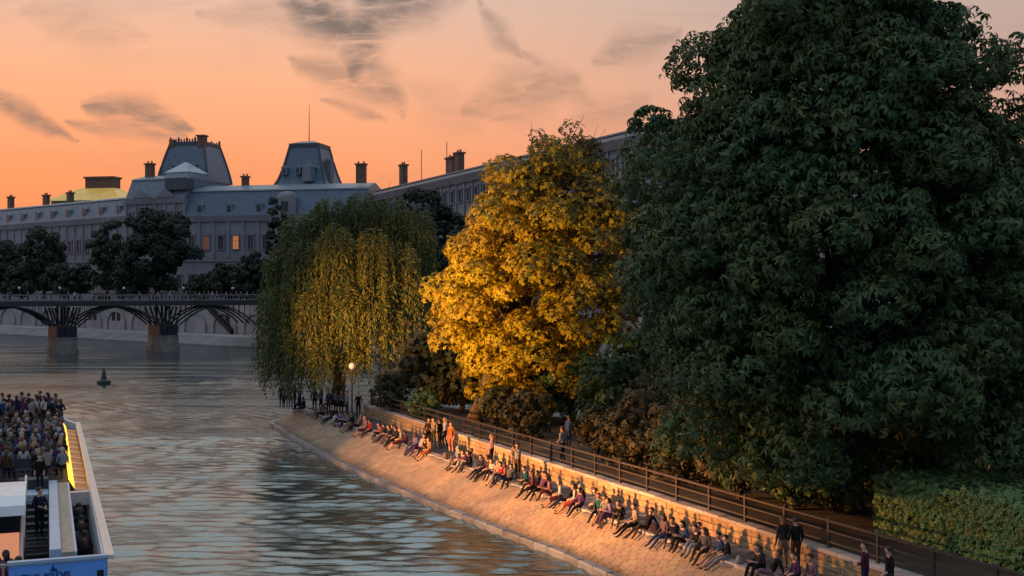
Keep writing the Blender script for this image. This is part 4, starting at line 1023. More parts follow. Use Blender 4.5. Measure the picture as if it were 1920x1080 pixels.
def sit(lean=0.0, **kw):      # pelvis rests at z 0
    c, s = math.cos(lean), math.sin(lean)
    def T(x, y, z): return (x, y * c + z * s, .12 + z * c - y * s)
    J = dict(pelvis=(0, 0, .13), spine=T(0, 0, .18), chest=T(0, 0, .36), neck=T(0, .01, .52), head=(T(0, .03, .66)[0], T(0, .03, .66)[1] + .01, T(0, .03, .66)[2]), up=(0, 0, 1), fwd=(0, 1, 0),
             sh_r=T(.17, 0, .46), sh_l=T(-.17, 0, .46), el_r=T(.24, .04, .20), el_l=T(-.24, .04, .20), wr_r=(.14, .28, .22), wr_l=(-.14, .28, .22),
             hip_r=(.095, .04, .11), hip_l=(-.095, .04, .11), kn_r=(.12, .43, .10), kn_l=(-.12, .43, .10), an_r=(.12, .62, -.24), an_l=(-.12, .62, -.24), toe_r=(.13, .76, -.36), toe_l=(-.13, .76, -.36))
    J.update(kw); return J
POSES = {
    'out': sit(.12, kn_r=(.12, .43, .06), kn_l=(-.10, .43, .02), an_r=(.13, .82, -.28), an_l=(-.12, .80, -.34), toe_r=(.14, .93, -.28), toe_l=(-.14, .92, -.34)),
    'bent': sit(.25, kn_r=(.13, .40, .26), kn_l=(-.13, .40, .26), an_r=(.12, .56, -.12), an_l=(-.12, .56, -.12), toe_r=(.12, .70, -.22), toe_l=(-.12, .70, -.22), wr_r=(.10, .42, .36), wr_l=(-.10, .42, .36)),
    'back': sit(-.42, el_r=(.27, -.34, .28), el_l=(-.27, -.34, .28), wr_r=(.26, -.42, .04), wr_l=(-.26, -.42, .04), kn_r=(.12, .42, .10), kn_l=(-.12, .40, .22), an_r=(.12, .80, -.24), an_l=(-.12, .62, -.16), toe_r=(.14, .92, -.26), toe_l=(-.14, .76, -.26)),
    'turn': sit(.10, fwd=(.8, .6, 0), kn_r=(.16, .40, .20), kn_l=(-.06, .42, .05), an_r=(.14, .60, -.15), an_l=(-.05, .76, -.3), toe_r=(.15, .74, -.25), toe_l=(-.06, .88, -.3), wr_r=(.22, .30, .30)),
    'cross': sit(.18, kn_r=(.32, .30, .12), kn_l=(-.32, .30, .12), an_r=(-.06, .38, .06), an_l=(.08, .34, .06), toe_r=(-.2, .40, .05), toe_l=(.2, .38, .05)),
    'bench': sit(.05, an_r=(.12, .44, -.34), an_l=(-.12, .44, -.34), toe_r=(.13, .58, -.40), toe_l=(-.13, .58, -.40)),
    'stand': pose(), 'stand2': pose(el_r=(.27, .02, 1.16), wr_r=(.10, .22, 1.08), el_l=(-.27, .02, 1.16), wr_l=(-.08, .24, 1.05), fwd=(-.5, .86, 0)),
    'lean': pose(kn_r=(.13, .10, .50), an_r=(.14, .0, .09), toe_r=(.16, .16, .045), wr_l=(-.18, .20, .98), fwd=(.6, .8, 0), an_l=(-.16, -.06, .09), toe_l=(-.18, .10, .045)),
    'photo': pose(el_r=(.27, .10, 1.22), wr_r=(.08, .26, 1.46), el_l=(-.27, .10, 1.22), wr_l=(-.08, .26, 1.46)),
}
POSE_ME = {k: person_mesh('person_body', J) for k, J in POSES.items()}
BARE = {k: person_mesh('person_body', dict(J, shin=0)) for k, J in POSES.items() if k in ('out', 'bent', 'back', 'stand', 'lean', 'photo')}
HAIR = {(k, l): hair_mesh(J, l) for k, J in POSES.items() for l in (False, True)}
C = {'black': (.012, .012, .014), 'charcoal': (.04, .042, .048), 'grey': (.16, .16, .17), 'pale grey': (.34, .34, .36), 'white': (.66, .64, .64), 'navy': (.018, .028, .075), 'blue': (.045, .10, .27),
     'pale blue': (.28, .37, .52), 'lavender': (.32, .27, .46), 'purple': (.12, .05, .16), 'maroon': (.13, .018, .035), 'red': (.42, .045, .05), 'coral': (.55, .20, .15), 'pink': (.55, .30, .32),
     'tan': (.38, .25, .14), 'beige': (.50, .40, .28), 'brown': (.10, .055, .03), 'olive': (.09, .085, .035), 'teal': (.03, .17, .17), 'orange': (.50, .17, .04), 'mauve': (.27, .17, .22), 'yellow': (.55, .38, .06)}
CM = {k: mat('cloth_' + k.replace(' ', '_'), tuple(x * .68 for x in c), .85, spec=.2, var=.35, nscale=9, bump=.3, bscale=16) for k, c in C.items()}
SKINS = [mat('skin_tone_' + w, c, .6) for w, c in (('fair', (.50, .30, .21)), ('tan', (.40, .22, .14)), ('brown', (.17, .085, .05)))]
HN = {'dark': M['h_black'], 'brown': M['h_brown'], 'fair': M['h_fair'], 'grey': M['h_grey']}
def person(ps, loc, rz, top, leg, hair='dark', long_=False, bare=False, group=None, label=None, scale=1.0):
    o = link('person', (BARE if bare else POSE_ME)[ps], None, loc, rz); o.scale = (scale,) * 3
    sk = SKINS[0 if hair in ('fair', 'grey') else random.choice((0, 0, 1, 1, 2))]
    for i, mt in enumerate((sk, CM[top], CM[leg], M['p_shoe'])):
        o.material_slots[i].link = 'OBJECT'; o.material_slots[i].material = mt
    h = link('hair', HAIR[(ps, long_)], o); h.material_slots[0].link = 'OBJECT'; h.material_slots[0].material = HN[hair]
    return tag(o, label, 'person', group)
USED = set()
def uniq(*opts):
    for s in opts:
        if s not in USED: USED.add(s); return s
    print('LABEL CLASH', opts); return opts[-1]
def on_curve(fx, px_, z=0):            # the point of a bank curve seen at a photo column
    lo_, hi = 26.0, 90.0
    best = min((abs(960 + F * fx(y) / y - px_), y) for y in np.linspace(lo_, hi, 3000))
    return Vector((fx(best[1]), best[1], z)), best[1]
def curve_dir(fx, y): return Vector((fx(y + .3) - fx(y - .3), .6, 0)).normalized()
WORDS = {'out': 'legs stretched down the slope', 'bent': 'knees drawn up', 'back': 'leaning back on both hands', 'turn': 'turned to a neighbour', 'cross': 'sitting cross-legged'}
SEATS = [  # photo column, top, legs, pose, hair, long, bare shins
    (612, 'mauve', 'black', 'bent', 'brown', 1, 0), (622, 'charcoal', 'navy', 'out', 'dark', 0, 0), (633, 'lavender', 'charcoal', 'turn', 'brown', 1, 0), (645, 'pale grey', 'navy', 'bent', 'dark', 0, 0),
    (657, 'black', 'tan', 'out', 'dark', 0, 1), (669, 'tan', 'black', 'back', 'fair', 1, 0), (683, 'pink', 'maroon', 'out', 'fair', 1, 1), (693, 'red', 'charcoal', 'turn', 'dark', 0, 0),
    (703, 'coral', 'black', 'bent', 'brown', 1, 0), (713, 'black', 'grey', 'out', 'dark', 0, 0), (722, 'grey', 'navy', 'back', 'brown', 0, 0), (733, 'navy', 'mauve', 'bent', 'dark', 1, 0),
    (744, 'charcoal', 'black', 'turn', 'dark', 0, 0), (753, 'beige', 'maroon', 'out', 'fair', 1, 1), (761, 'maroon', 'navy', 'bent', 'dark', 0, 0), (769, 'lavender', 'blue', 'turn', 'brown', 1, 0),
    (778, 'white', 'purple', 'back', 'dark', 0, 0), (787, 'white', 'tan', 'out', 'brown', 0, 1), (796, 'black', 'black', 'bent', 'dark', 0, 0), (805, 'tan', 'orange', 'out', 'brown', 1, 1),
    (846, 'pale blue', 'tan', 'turn', 'grey', 0, 0), (856, 'navy', 'charcoal', 'out', 'dark', 0, 0), (866, 'purple', 'white', 'bent', 'brown', 1, 0), (874, 'mauve', 'grey', 'back', 'dark', 0, 0),
    (884, 'black', 'navy', 'bent', 'dark', 1, 0), (896, 'charcoal', 'charcoal', 'out', 'dark', 0, 0), (906, 'brown', 'black', 'turn', 'brown', 0, 0), (914, 'white', 'charcoal', 'bent', 'dark', 0, 0),
    (928, 'pink', 'white', 'out', 'fair', 1, 1), (938, 'red', 'navy', 'bent', 'dark', 0, 0), (946, 'coral', 'blue', 'turn', 'brown', 1, 0), (955, 'grey', 'black', 'back', 'dark', 0, 0),
    (968, 'teal', 'black', 'cross', 'dark', 0, 0), (984, 'black', 'charcoal', 'cross', 'dark', 0, 0), (995, 'maroon', 'black', 'turn', 'brown', 1, 0), (1004, 'grey', 'navy', 'cross', 'dark', 0, 0),
    (1014, 'purple', 'black', 'back', 'dark', 1, 0), (1030, 'pink', 'maroon', 'bent', 'brown', 1, 0), (1041, 'white', 'maroon', 'out', 'fair', 1, 1), (1053, 'black', 'navy', 'back', 'dark', 0, 0),
    (1066, 'charcoal', 'grey', 'cross', 'grey', 0, 0), (1081, 'white', 'red', 'out', 'brown', 1, 1), (1093, 'purple', 'navy', 'turn', 'dark', 0, 0), (1104, 'grey', 'charcoal', 'cross', 'brown', 0, 0),
    (1115, 'teal', 'navy', 'out', 'dark', 0, 0), (1129, 'pale grey', 'tan', 'out', 'dark', 1, 1), (1141, 'lavender', 'purple', 'bent', 'brown', 1, 0), (1160, 'black', 'olive', 'bent', 'dark', 0, 0),
    (1182, 'beige', 'black', 'out', 'brown', 0, 0), (1196, 'black', 'brown', 'back', 'dark', 0, 0), (1240, 'mauve', 'blue', 'out', 'brown', 1, 0), (1254, 'navy', 'navy', 'bent', 'dark', 0, 0),
    (1275, 'blue', 'black', 'bent', 'dark', 1, 0), (1297, 'olive', 'charcoal', 'cross', 'dark', 0, 0), (1308, 'black', 'pale blue', 'bent', 'dark', 0, 0), (1318, 'grey', 'brown', 'turn', 'brown', 1, 0),
    (1336, 'blue', 'tan', 'out', 'dark', 0, 1), (1357, 'black', 'pale grey', 'out', 'dark', 0, 0), (1424, 'charcoal', 'black', 'bent', 'brown', 1, 0), (1443, 'black', 'mauve', 'back', 'dark', 0, 0)]
G1 = 'people sitting on the sloping quay'
for i, (px_, top, leg, ps, hr, lg, ba) in enumerate(SEATS):
    p, y = on_curve(Xl, px_ + 5.5 * math.sin(px_ / 11.0) + (random.random() - .5) * 6); tt = curve_dir(Xl, y); nn = Vector((-tt.y, tt.x, 0)) if -tt.y < 0 else Vector((tt.y, -tt.x, 0))
    if nn.x > 0: nn = -nn                          # to the river
    rz = math.atan2(nn.y, nn.x) - math.pi / 2 + random.gauss(0, .32)
    back_ = .50 if ps == 'cross' else .10
    q_ = p - nn * (back_ + random.random() * .12)
    nb = SEATS[i - 1][1] if i else None
    lb = uniq('%s-haired person in a %s top and %s, %s' % (hr, top, ('%s shorts' if ba else '%s trousers') % leg, WORDS[ps]))
    person(ps, (q_.x, q_.y, 1.53), rz, top, leg, hr, bool(lg), bool(ba), G1, lb, .90 + .15 * random.random())
G2 = 'people standing on the walkway'
def stand_at(px_, f, top, leg, ps, rz, hr='dark', lg=False, ba=False, lb='', grp=G2, sc=1.0):
    pl, y = on_curve(Xl, px_); pr, y2 = on_curve(Xr, px_); p = pl.lerp(pr, f); 
    person(ps, (p.x, p.y, 1.50), R(rz), top, leg, hr, lg, ba, grp, uniq(lb), sc)
stand_at(804, .35, 'brown', 'black', 'stand', 200, lb='person in a brown top and black trousers standing left of the beige shirt')
stand_at(813, .45, 'beige', 'olive', 'stand2', 160, 'brown', lb='person in a beige shirt standing in the group by the wall')
stand_at(825, .5, 'black', 'charcoal', 'stand', 60, lb='person all in black standing between the beige shirt and the white top')
stand_at(835, .7, 'white', 'navy', 'lean', 120, 'fair', True, lb='person in a white top and navy trousers standing against the lit wall')
stand_at(846, .5, 'orange', 'coral', 'stand', 150, 'brown', True, True, lb='person in an orange top standing at the right end of the group by the wall')
stand_at(922, .45, 'pink', 'black', 'lean', 100, 'fair', True, lb='person in a pale pink top and black trousers standing alone before the bright wall')
stand_at(971, .35, 'pale grey', 'brown', 'photo', 130, 'dark', False, True, lb='person in pale grey and brown shorts with raised hands before the bright wall')
stand_at(1468, .55, 'charcoal', 'tan', 'stand', 20, 'brown', True, True, lb='person in a charcoal jacket and tan shorts walking away on the walkway')
stand_at(1492, .7, 'black', 'brown', 'stand', 10, 'dark', False, False, lb='person in a black jacket and brown trousers walking beside the charcoal jacket')
stand_at(1622, .45, 'maroon', 'navy', 'stand2', 60, 'dark', lb='person in a maroon top standing at the bottom edge against the low wall')
stand_at(1668, .6, 'black', 'charcoal', 'lean', 90, 'dark', lb='person in black leaning on the low wall near the bottom right corner')
for px_, f, top, leg, ps, rz in [(1502, .35, 'purple', 'black', 'cross', 100), (1530, .5, 'mauve', 'navy', 'bent', 110)]:
    pl, y = on_curve(Xl, px_ if px_ < 1480 else px_ - 10); pr, _ = on_curve(Xr, px_); p = pl.lerp(pr, f)
    person(ps if ps == 'cross' else 'cross', (p.x, p.y, 1.50), R(rz), top, leg, 'dark', False, False, G1, uniq('person in a %s top sitting cross-legged on the walkway near the bottom edge' % top))
def bag(px_, off, col, label, strap=True, s=1.0):
    p, y = on_curve(Xl, px_); o = empty('bag', (p.x + off, p.y, 1.53), random.random() * 3); tag(o, label, 'bag', 'bags left on the quay ledge')
    mb = MB(); mb.tube([(0, 0, 0), (0, 0, .05 * s), (0, 0, .22 * s), (0, .02, .32 * s), (0, .02, .36 * s)], [.13 * s, .17 * s, .155 * s, .10 * s, .04 * s], 10); mb.build('body', CM[col], o, True)
    if strap: mb = MB(); mb.tube([(-.10 * s, 0, .28 * s), (-.06 * s, .05, .42 * s), (.06 * s, .05, .42 * s), (.10 * s, 0, .28 * s)], .012, 5); mb.build('strap', CM['charcoal'], o)
bag(633, -.15, 'white', 'white bag left on the ledge in front of the path lamp', True, 1.2)
bag(1219, .25, 'charcoal', 'charcoal rucksack standing alone in the gap on the ledge'); bag(1375, .20, 'pale grey', 'pale bag beside the last group of sitters on the ledge', True, .8)
bag(832, .10, 'tan', 'tan bag on the ledge in front of the standing group'); bag(1210, .3, 'maroon', 'small maroon bag beside the rucksack on the ledge', True, .8)
# the group at the tip, under the willow
tipc = [(528, 'black', 'navy', 'stand', 0), (536, 'white', 'navy', 'stand2', 30), (545, 'lavender', 'blue', 'stand', 200), (553, 'navy', 'black', 'stand', 90), (562, 'blue', 'navy', 'lean', 120),
        (590, 'teal', 'charcoal', 'stand', 10), (602, 'pale blue', 'black', 'stand2', 60), (616, 'blue', 'charcoal', 'stand', 150), (629, 'pale grey', 'navy', 'lean', 300), (640, 'lavender', 'black', 'stand2', 210), (651, 'white', 'charcoal', 'stand', 120), (672, 'black', 'black', 'stand', 180)]
for i, (px_, top, leg, ps, rz) in enumerate(tipc):
    Y = 95.5 - i * .9; D = 84 + (672 - px_) / 145 * 6.5; X = (px_ - 960) / F * D
    person(ps, (X, D, 1.50), R(rz), top, leg, random.choice(('dark', 'brown')), i % 3 == 0, False, 'people standing under the willow at the tip', uniq('person in %s and %s trousers standing under the willow at the island tip' % (top, leg)))
for px_, top, leg, ps in [(548, 'blue', 'navy', 'bent'), (566, 'navy', 'charcoal', 'out'), (598, 'charcoal', 'mauve', 'back')]:
    p, y = on_curve(Xl, px_); tt = curve_dir(Xl, min(y, 89)); person(ps, (p.x + .2, p.y, 1.53), R(75), top, leg, 'dark', False, False, G1, uniq('person in a %s top and %s trousers sitting on the ledge below the willow' % (top, leg)))
# strollers in the park
for px_, py_, top, leg, ps, lb in [(1066, 842, 'blue', 'navy', 'stand', 'person in a bright blue jacket behind the railing under the trees'), (1055, 868, 'pale grey', 'charcoal', 'lean', 'person in a pale top just behind the railing beside the blue jacket'),
                               (1588, 945, 'pale blue', 'navy', 'stand2', 'person in a pale blue shirt in the shade beside the chestnut trunk'), (1850, 915, 'white', 'black', 'stand', 'person in a white shirt standing beyond the clipped hedge'),
                               (1888, 905, 'pale blue', 'blue', 'stand', 'person in a pale blue top and blue trousers standing beyond the clipped hedge'), (790, 775, 'pink', 'black', 'stand', 'person in a pink top strolling behind the wall left of the golden tree')]:
    X, Y = onplane(px_, py_, 2.22); person(ps, (X, Y, 2.23), R(random.random() * 360), top, leg, 'brown', False, False, 'people strolling in the park', uniq(lb))
# people on the footbridge
for i in range(34):
    px_ = [18, 52, 70, 96, 128, 140, 176, 190, 206, 262, 280, 287, 296, 303, 311, 318, 327, 333, 341, 349, 357, 366, 374, 383, 391, 398, 407, 415, 424, 433, 442, 452, 463, 474][i]
    p = bridge_pt(px_, .7 + random.random() * 5); cl = ['black', 'charcoal', 'navy', 'grey', 'pale grey', 'white', 'mauve', 'maroon', 'blue', 'brown'][(i * 7) % 10]
    zone = ['near the left edge', 'right of the leftmost lamp', 'above the left pier', 'left of the middle lamp', 'right of the middle lamp', 'left of the right pier', 'right of the right pier', 'close to the willow'][sum(px_ > v_ for v_ in (40, 100, 160, 232, 300, 335, 400))]
    cols_ = ['black', 'charcoal', 'navy', 'grey', 'pale grey', 'white', 'mauve', 'maroon', 'blue', 'brown']; cols_ = cols_[(i * 7) % 10:] + cols_[:(i * 7) % 10]
    cl = next(c_ for c_ in cols_ if 'small figure in %s on the footbridge, %s' % (c_, zone) not in USED)
    person(random.choice(('stand', 'lean', 'stand2')), (p.x, p.y, 8.6), R(random.random() * 360), cl, random.choice(('black', 'navy', 'charcoal')), random.choice(('dark', 'brown', 'fair')), False, False,
           'people on the footbridge', uniq('small figure in %s on the footbridge, %s' % (cl, zone)))

# ------------------------------------------------------------------ the tour boat
BA = Vector((-11.35, 33.3, 0)); BF = Vector((-25.4, 68.7, 0)); bax = (BF - BA).normalized(); BL = (BF - BA).length
brz = math.atan2(bax.y, bax.x)          # local x = forward, local y = to port
bt_ = empty('tour_boat', (BA.x, BA.y, 0), brz); tag(bt_, 'long white and blue river tour boat crowded with passengers at the lower left', 'boat')
BW = 7.6; E = BL + 6.0
def BP_(s, t_, z): return BA + bax * s + Vector((-bax.y, bax.x, 0)) * t_ + UP * z
mb = MB()
ol = [(0, .12), (E - 8, .0), (E - 3, 1.0), (E, BW / 2), (E - 3, BW - 1.0), (E - 8, BW), (0, BW - .12)]
il = [(.12, .24), (E - 8, .12), (E - 3.05, 1.1), (E - .2, BW / 2), (E - 3.05, BW - 1.1), (E - 8, BW - .12), (.12, BW - .24)]
n = len(ol)
mb.add([(x, y, -.4) for x, y in ol] + [(x, y, 2.9) for x, y in ol] + [(x, y, 2.9) for x, y in il] + [(x, y, 1.4) for x, y in il],
       [(i, i + 1, n + i + 1, n + i) for i in range(n - 1)] + [(n + i, n + i + 1, 2 * n + i + 1, 2 * n + i) for i in range(n - 1)] + [(2 * n + i, 2 * n + i + 1, 3 * n + i + 1, 3 * n + i) for i in range(n - 1)])
mb.add([(0, .12, -.4), (0, BW - .12, -.4), (0, BW - .12, 1.35), (0, .12, 1.35)], [(0, 3, 2, 1)])
mb.build('hull', M['white'], bt_)
mb = MB(); mb.box(.02, E - 4, .26, BW - .26, 1.3, 1.42); mb.build('lower_deck', M['deck'], bt_)
mb = MB(); mb.box(-.05, E - 8, -.06, .19, 2.902, 3.02); mb.build('gunwale', M['cream'], bt_)
mb = MB(); mb.box(-.05, E - 8, BW - .30, BW + .10, 2.902, 3.02); mb.build('gunwale', M['cream'], bt_)
mb = MB(); mb.box(2, E - 9, -.03, -.005, 1.0, 1.6); mb.build('hull_stripe', M['blue'], bt_)
# blue stern panel with lettering
TW = 2.55
sp_ = MB(); sp_.box(-.06, .0, .14, .14 + TW, .7, 2.945); stern = sp_.build('stern_panel', M['blue'], bt_)
mb = MB(); mb.box(-.12, .10, .10, .18 + TW, 2.948, 3.035); mb.build('top_rail', M['paleblue'], stern)
mb = MB(); mb.box(-.085, -.062, .14, .14 + TW, 2.905, 2.93); mb.build('trim_line', M['paleblue'], stern)
def lettering(txt, size, y, z, mtl, par):
    cu_ = bpy.data.curves.new('lettering', 'FONT'); cu_.body = txt; cu_.size = size; cu_.extrude = .006; cu_.align_x = 'CENTER'; cu_.offset = .004
    o = bpy.data.objects.new('lettering', cu_); COL.objects.link(o)
    dg = bpy.context.evaluated_depsgraph_get(); me = bpy.data.meshes.new_from_object(o.evaluated_get(dg)); bpy.data.objects.remove(o)
    me.materials.clear(); me.materials.append(mtl)
    return link('lettering', me, par, mtx=Matrix.Translation((-.075, y, z)) @ Matrix.Rotation(R(-90), 4, 'Z') @ Matrix.Rotation(R(90), 4, 'X') @ Matrix.Diagonal((.56, 1, 1, 1)))
lettering('BATEAUX', .26, 2.22, 2.48, M['navy'], stern); lettering('MOUCHES', .26, 1.45, 2.48, M['navy'], stern)
em = [(.09, 2.70), (-.12, 2.68), (-.07, 2.76), (-.01, 2.78), (.0, 2.895), (.05, 2.80)]
mb = MB(); mb.add([(-.066, 1.54 + a_, z_) for a_, z_ in em] + [(-.085, 1.54 + a_, z_) for a_, z_ in em], [(6, 7, 8, 9, 10, 11)] + [(k, (k + 1) % 6, 6 + (k + 1) % 6, 6 + k) for k in range(6)]); mb.build('emblem', M['navy'], stern)
mb = MB(); mb.box(-.07, -.0605, .22, .40, 1.4, 2.62); mb.build('vent', M['dark'], stern)
# stern railing to port
mb = MB(); mb.box(-.04, .04, TW + .2, BW - .2, 2.90, 2.98)
for z_ in (1.6, 1.9, 2.2, 2.5): mb.box(-.025, .025, TW + .2, BW - .2, z_, z_ + .05)
y_ = TW + .25
while y_ < BW - .2: mb.box(-.03, .03, y_, y_ + .06, .7, 2.899); y_ += .75
mb.build('stern_railing', M['steel'], bt_)
# starboard side: open well, then a varnished side deck glowing under its lamps, up to the upper deck
S0 = 13.0
mb = MB(); mb.hexa([(S0, .20, 2.55), (E - 9, .20, 2.55), (E - 9, .70, 2.62), (S0, .70, 2.62), (S0, .20, 2.66), (E - 9, .20, 2.66), (E - 9, .70, 2.74), (S0, .70, 2.74)]); sd = mb.build('side_deck', M['wood'], bt_)
k = S0 + .4
while k < E - 9.5:
    mb = MB(); mb.hexa([(k, .21, 2.664), (k + .12, .21, 2.664), (k + .12, .69, 2.745), (k, .69, 2.745), (k, .21, 2.73), (k + .12, .21, 2.73), (k + .12, .69, 2.81), (k, .69, 2.81)]); mb.build('beam', M['cream'], sd); k += 1.9
mb = MB(); mb.box(S0 - .35, S0 - .003, .20, .90, 2.3, 2.80); mb.build('side_deck_end', M['cream'], bt_)
mb = MB(); mb.hexa([(S0 + .8, .705, 2.76), (E - 9, .705, 2.76), (E - 9, .93, 3.14), (S0 + .8, .93, 3.14), (S0 + .8, .705, 2.90), (E - 9, .705, 2.90), (E - 9, .93, 3.28), (S0 + .8, .93, 3.28)])
mb.build('lit_canopy_edge', M['yellow'], bt_)
mb = MB(); mb.box(.6, S0 + .6, .91, .98, 1.42, 3.06); mb.build('side_partition', M['paleblue'], bt_)
mb = MB(); mb.box(.6, S0 + .6, .983, 1.34, 2.92, 3.06); mb.build('side_catwalk', M['tan'], bt_)
mb = MB(); mb.box(.6, S0 + .6, 1.343, 1.64, 1.42, 3.16); mb.build('stair_wall', M['paleblue'], bt_)
mb = MB(); mb.box(S0 + .62, E - 4.5, .94, BW - 1.6, 2.80, 2.98); mb.build('upper_deck', M['deck'], bt_)
mb = MB(); mb.box(S0 - .2, S0 + .6, 1.66, 2.7, 1.42, 3.35); mb.build('bulkhead', M['deck'], bt_)
mb = MB(); mb.box(S0 - 1.5, S0 - .203, 1.66, 2.6, 2.72, 2.98); mb.build('landing', M['paleblue'], bt_)
for k in range(9):
    mb = MB(); x_ = S0 - 1.52 - .55 * k; z_ = 2.75 - .15 * k
    mb.box(x_ - .54, x_, 1.66, 2.38, z_ - .06, z_); mb.box(x_ - .03, x_, 1.66, 2.38, z_ - .14, z_ - .063); mb.build('stair_tread', M['deck'], bt_)
    mb = MB(); mb.box(x_ - .54, x_ - .51, 1.67, 2.37, z_ + .003, z_ + .015); mb.build('tread_edge', M['steel'], bt_)
mb = MB(); mb.tube([(S0 - 1.5, 2.42, 2.9), (S0 - 1.5, 2.42, 3.7), (S0 - 6.4, 2.42, 2.4), (S0 - 6.4, 2.42, 1.42)], .04, 6); mb.build('handrail', M['cream'], bt_)
# wheelhouse: rounded white roof, dark front windows, glowing saloon below
wh = MB(); prof = [(0, 3.25), (.1, 3.55), (.6, 3.78), (1.8, 3.88), (3.0, 3.80), (3.3, 3.3)]
vs = [(5.6 + x * 1.2, 2.36, z + .05) for x, z in prof] + [(5.6 + x * 1.2, BW - .6, z + .05) for x, z in prof]; m_ = len(prof)
wh.add(vs, [(i, i + 1, m_ + i + 1, m_ + i) for i in range(m_ - 1)] + [tuple(range(m_ - 1, -1, -1)), tuple(range(m_, 2 * m_)), (0, m_, 2 * m_ - 1, m_ - 1)]); wh.build('cabin_roof', M['white'], bt_)
mb = MB(); mb.box(6.75, 9.5, 2.5, BW - .75, 1.42, 3.28); cab = mb.build('cabin', M['dark'], bt_)
mb = MB(); mb.box(6.70, 6.745, 2.55, BW - .8, 1.45, 2.55); mb.build('lit_saloon', M['amber'], cab)
mb = MB(); mb.box(6.69, 6.748, 2.5, BW - .75, 2.6, 3.2); mb.build('window_band', M['glass'], cab)
mb = MB(); mb.tube([(6.6, 5.3, 3.5), (6.45, 5.3, 3.6)], .09, 6); mb.build('horn', M['navy'], cab)
for y_ in (2.46, BW - .65): 
    mb = MB(); mb.tube([(4.6, y_, 1.42), (6.7, y_, 3.4)], .05, 6); mb.build('strut', M['cream'], bt_)
mb = MB()
for k in range(14):
    x_ = S0 + 2.2 + k * 1.25
    mb.box(x_, x_ + .42, 1.0, BW - 2.0, 3.36, 3.42); mb.box(x_ + .40, x_ + .46, 1.0, BW - 2.0, 3.422, 3.8)
    for y_ in (1.1, 3.3, BW - 2.2): mb.box(x_ + .1, x_ + .3, y_, y_ + .06, 2.983, 3.359)
mb.build('bench', M['deck'], bt_)
mb = MB(); mb.box(S0 + .62, E - 7, BW - 1.9, BW - 1.6, 2.99, 3.1); mb.build('port_canopy_edge', M['cream'], bt_)
mb = MB(); mb.tube([(E - 4.7, 1.7, 2.98), (E - 4.7, 1.7, 3.9), (E - 4.7, BW - 1.7, 3.9), (E - 4.7, BW - 1.7, 2.98)], .04, 6); mb.tube([(E - 4.7, 1.7, 3.45), (E - 4.7, BW - 1.7, 3.45)], .03, 5); mb.build('bow_rail', M['steel'], bt_)
# passengers on the upper deck
ROWN = ['first', 'second', 'third', 'fourth', 'fifth', 'sixth', 'seventh', 'eighth', 'ninth', 'tenth', 'eleventh', 'twelfth', 'thirteenth', 'fourteenth']
tops = ['navy', 'black', 'white', 'pale blue', 'charcoal', 'lavender', 'grey', 'blue', 'maroon', 'pale grey', 'purple', 'red', 'teal', 'coral', 'mauve', 'brown', 'olive']
wts = [10, 10, 7, 7, 7, 4, 5, 6, 4, 5, 3, 3, 1, 2, 3, 3, 2]
for k in range(14):
    x_ = S0 + 2.1 + k * 1.25
    for j in range(8):
        if random.random() < .06: continue
        y_ = 1.14 + j * .51 + random.gauss(0, .06) + random.gauss(0, .04); top = random.choices(tops, wts)[0]; hr = random.choices(['dark', 'brown', 'fair', 'grey'], [5, 4, 2, 1])[0]
        p = BP_(x_, y_, 3.40)
        ps = random.choice(['bench', 'bench', 'turn', 'cross']); ps = 'bench'
        lb = '%s-haired passenger in %s, %s bench from the stairs, %s seat from the yellow edge' % (hr, top, ROWN[k], ROWN[j])
        person(ps, p, brz - math.pi / 2 + random.gauss(0, .4), top, random.choice(['black', 'navy', 'charcoal', 'tan']), hr, random.random() < .4, False, 'passengers on the tour boat', lb, .92)
for j in range(22):
    x_ = E - 12.0 + 6.0 * ((j * 37) % 22) / 22; y_ = 1.05 + 4.4 * ((j * 13) % 22) / 22; top = tops[j % 11]; p = BP_(x_, y_, 2.98); lg_ = ('black', 'navy', 'charcoal')[j // 11]
    person(random.choice(['stand', 'lean', 'photo', 'stand2']), p, brz - math.pi / 2 + random.gauss(0, .9), top, lg_, random.choice(['dark', 'brown']), random.random() < .4, False,
           'passengers standing at the bow of the tour boat', 'passenger in a %s top and %s trousers standing at the bow of the boat' % (top, lg_))
# people in the side well and at the stern
for j, (x_, y_, top) in enumerate([(4.0, .62, 'black'), (5.4, .58, 'maroon'), (6.8, .64, 'mauve'), (8.2, .6, 'brown'), (9.6, .58, 'charcoal'), (10.8, .62, 'navy')]):
    person('bench', BP_(x_, y_, 1.80), brz - math.pi / 2, top, 'black', 'dark', j % 2 == 0, False, 'passengers in the side well of the tour boat', uniq('passenger in a %s top seated in the dark side well of the boat' % top))
for j, (x_, y_, top, hr) in enumerate([(1.0, 2.5, 'purple', 'dark'), (1.1, 3.0, 'red', 'brown'), (1.2, 3.5, 'pink', 'dark'), (1.0, 4.0, 'navy', 'brown'), (1.3, 4.6, 'teal', 'dark'), (1.1, 5.2, 'coral', 'fair'), (2.0, 2.8, 'mauve', 'dark'), (2.1, 3.4, 'maroon', 'dark'), (2.0, 4.3, 'beige', 'brown'), (2.2, 5.0, 'white', 'dark')]):
    person('bench', BP_(x_, y_, 2.05), brz - math.pi / 2 + random.gauss(0, .5), top, 'navy', hr, j % 2 == 0, False, 'passengers seated behind the stern rail', uniq('passenger with %s hair in a %s top seated just behind the stern rail' % (hr, top)))
person('stand', BP_(S0 - .7, 1.95, 2.98), brz + 1.2, 'black', 'black', 'dark', False, False, None, 'crew member all in black on the boat landing above the stairs', .8)
person('stand2', BP_(S0 - 4.6, 1.95, 2.0), brz + 2.2, 'navy', 'charcoal', 'dark', False, False, None, 'person in navy and charcoal going down the boat stairs')

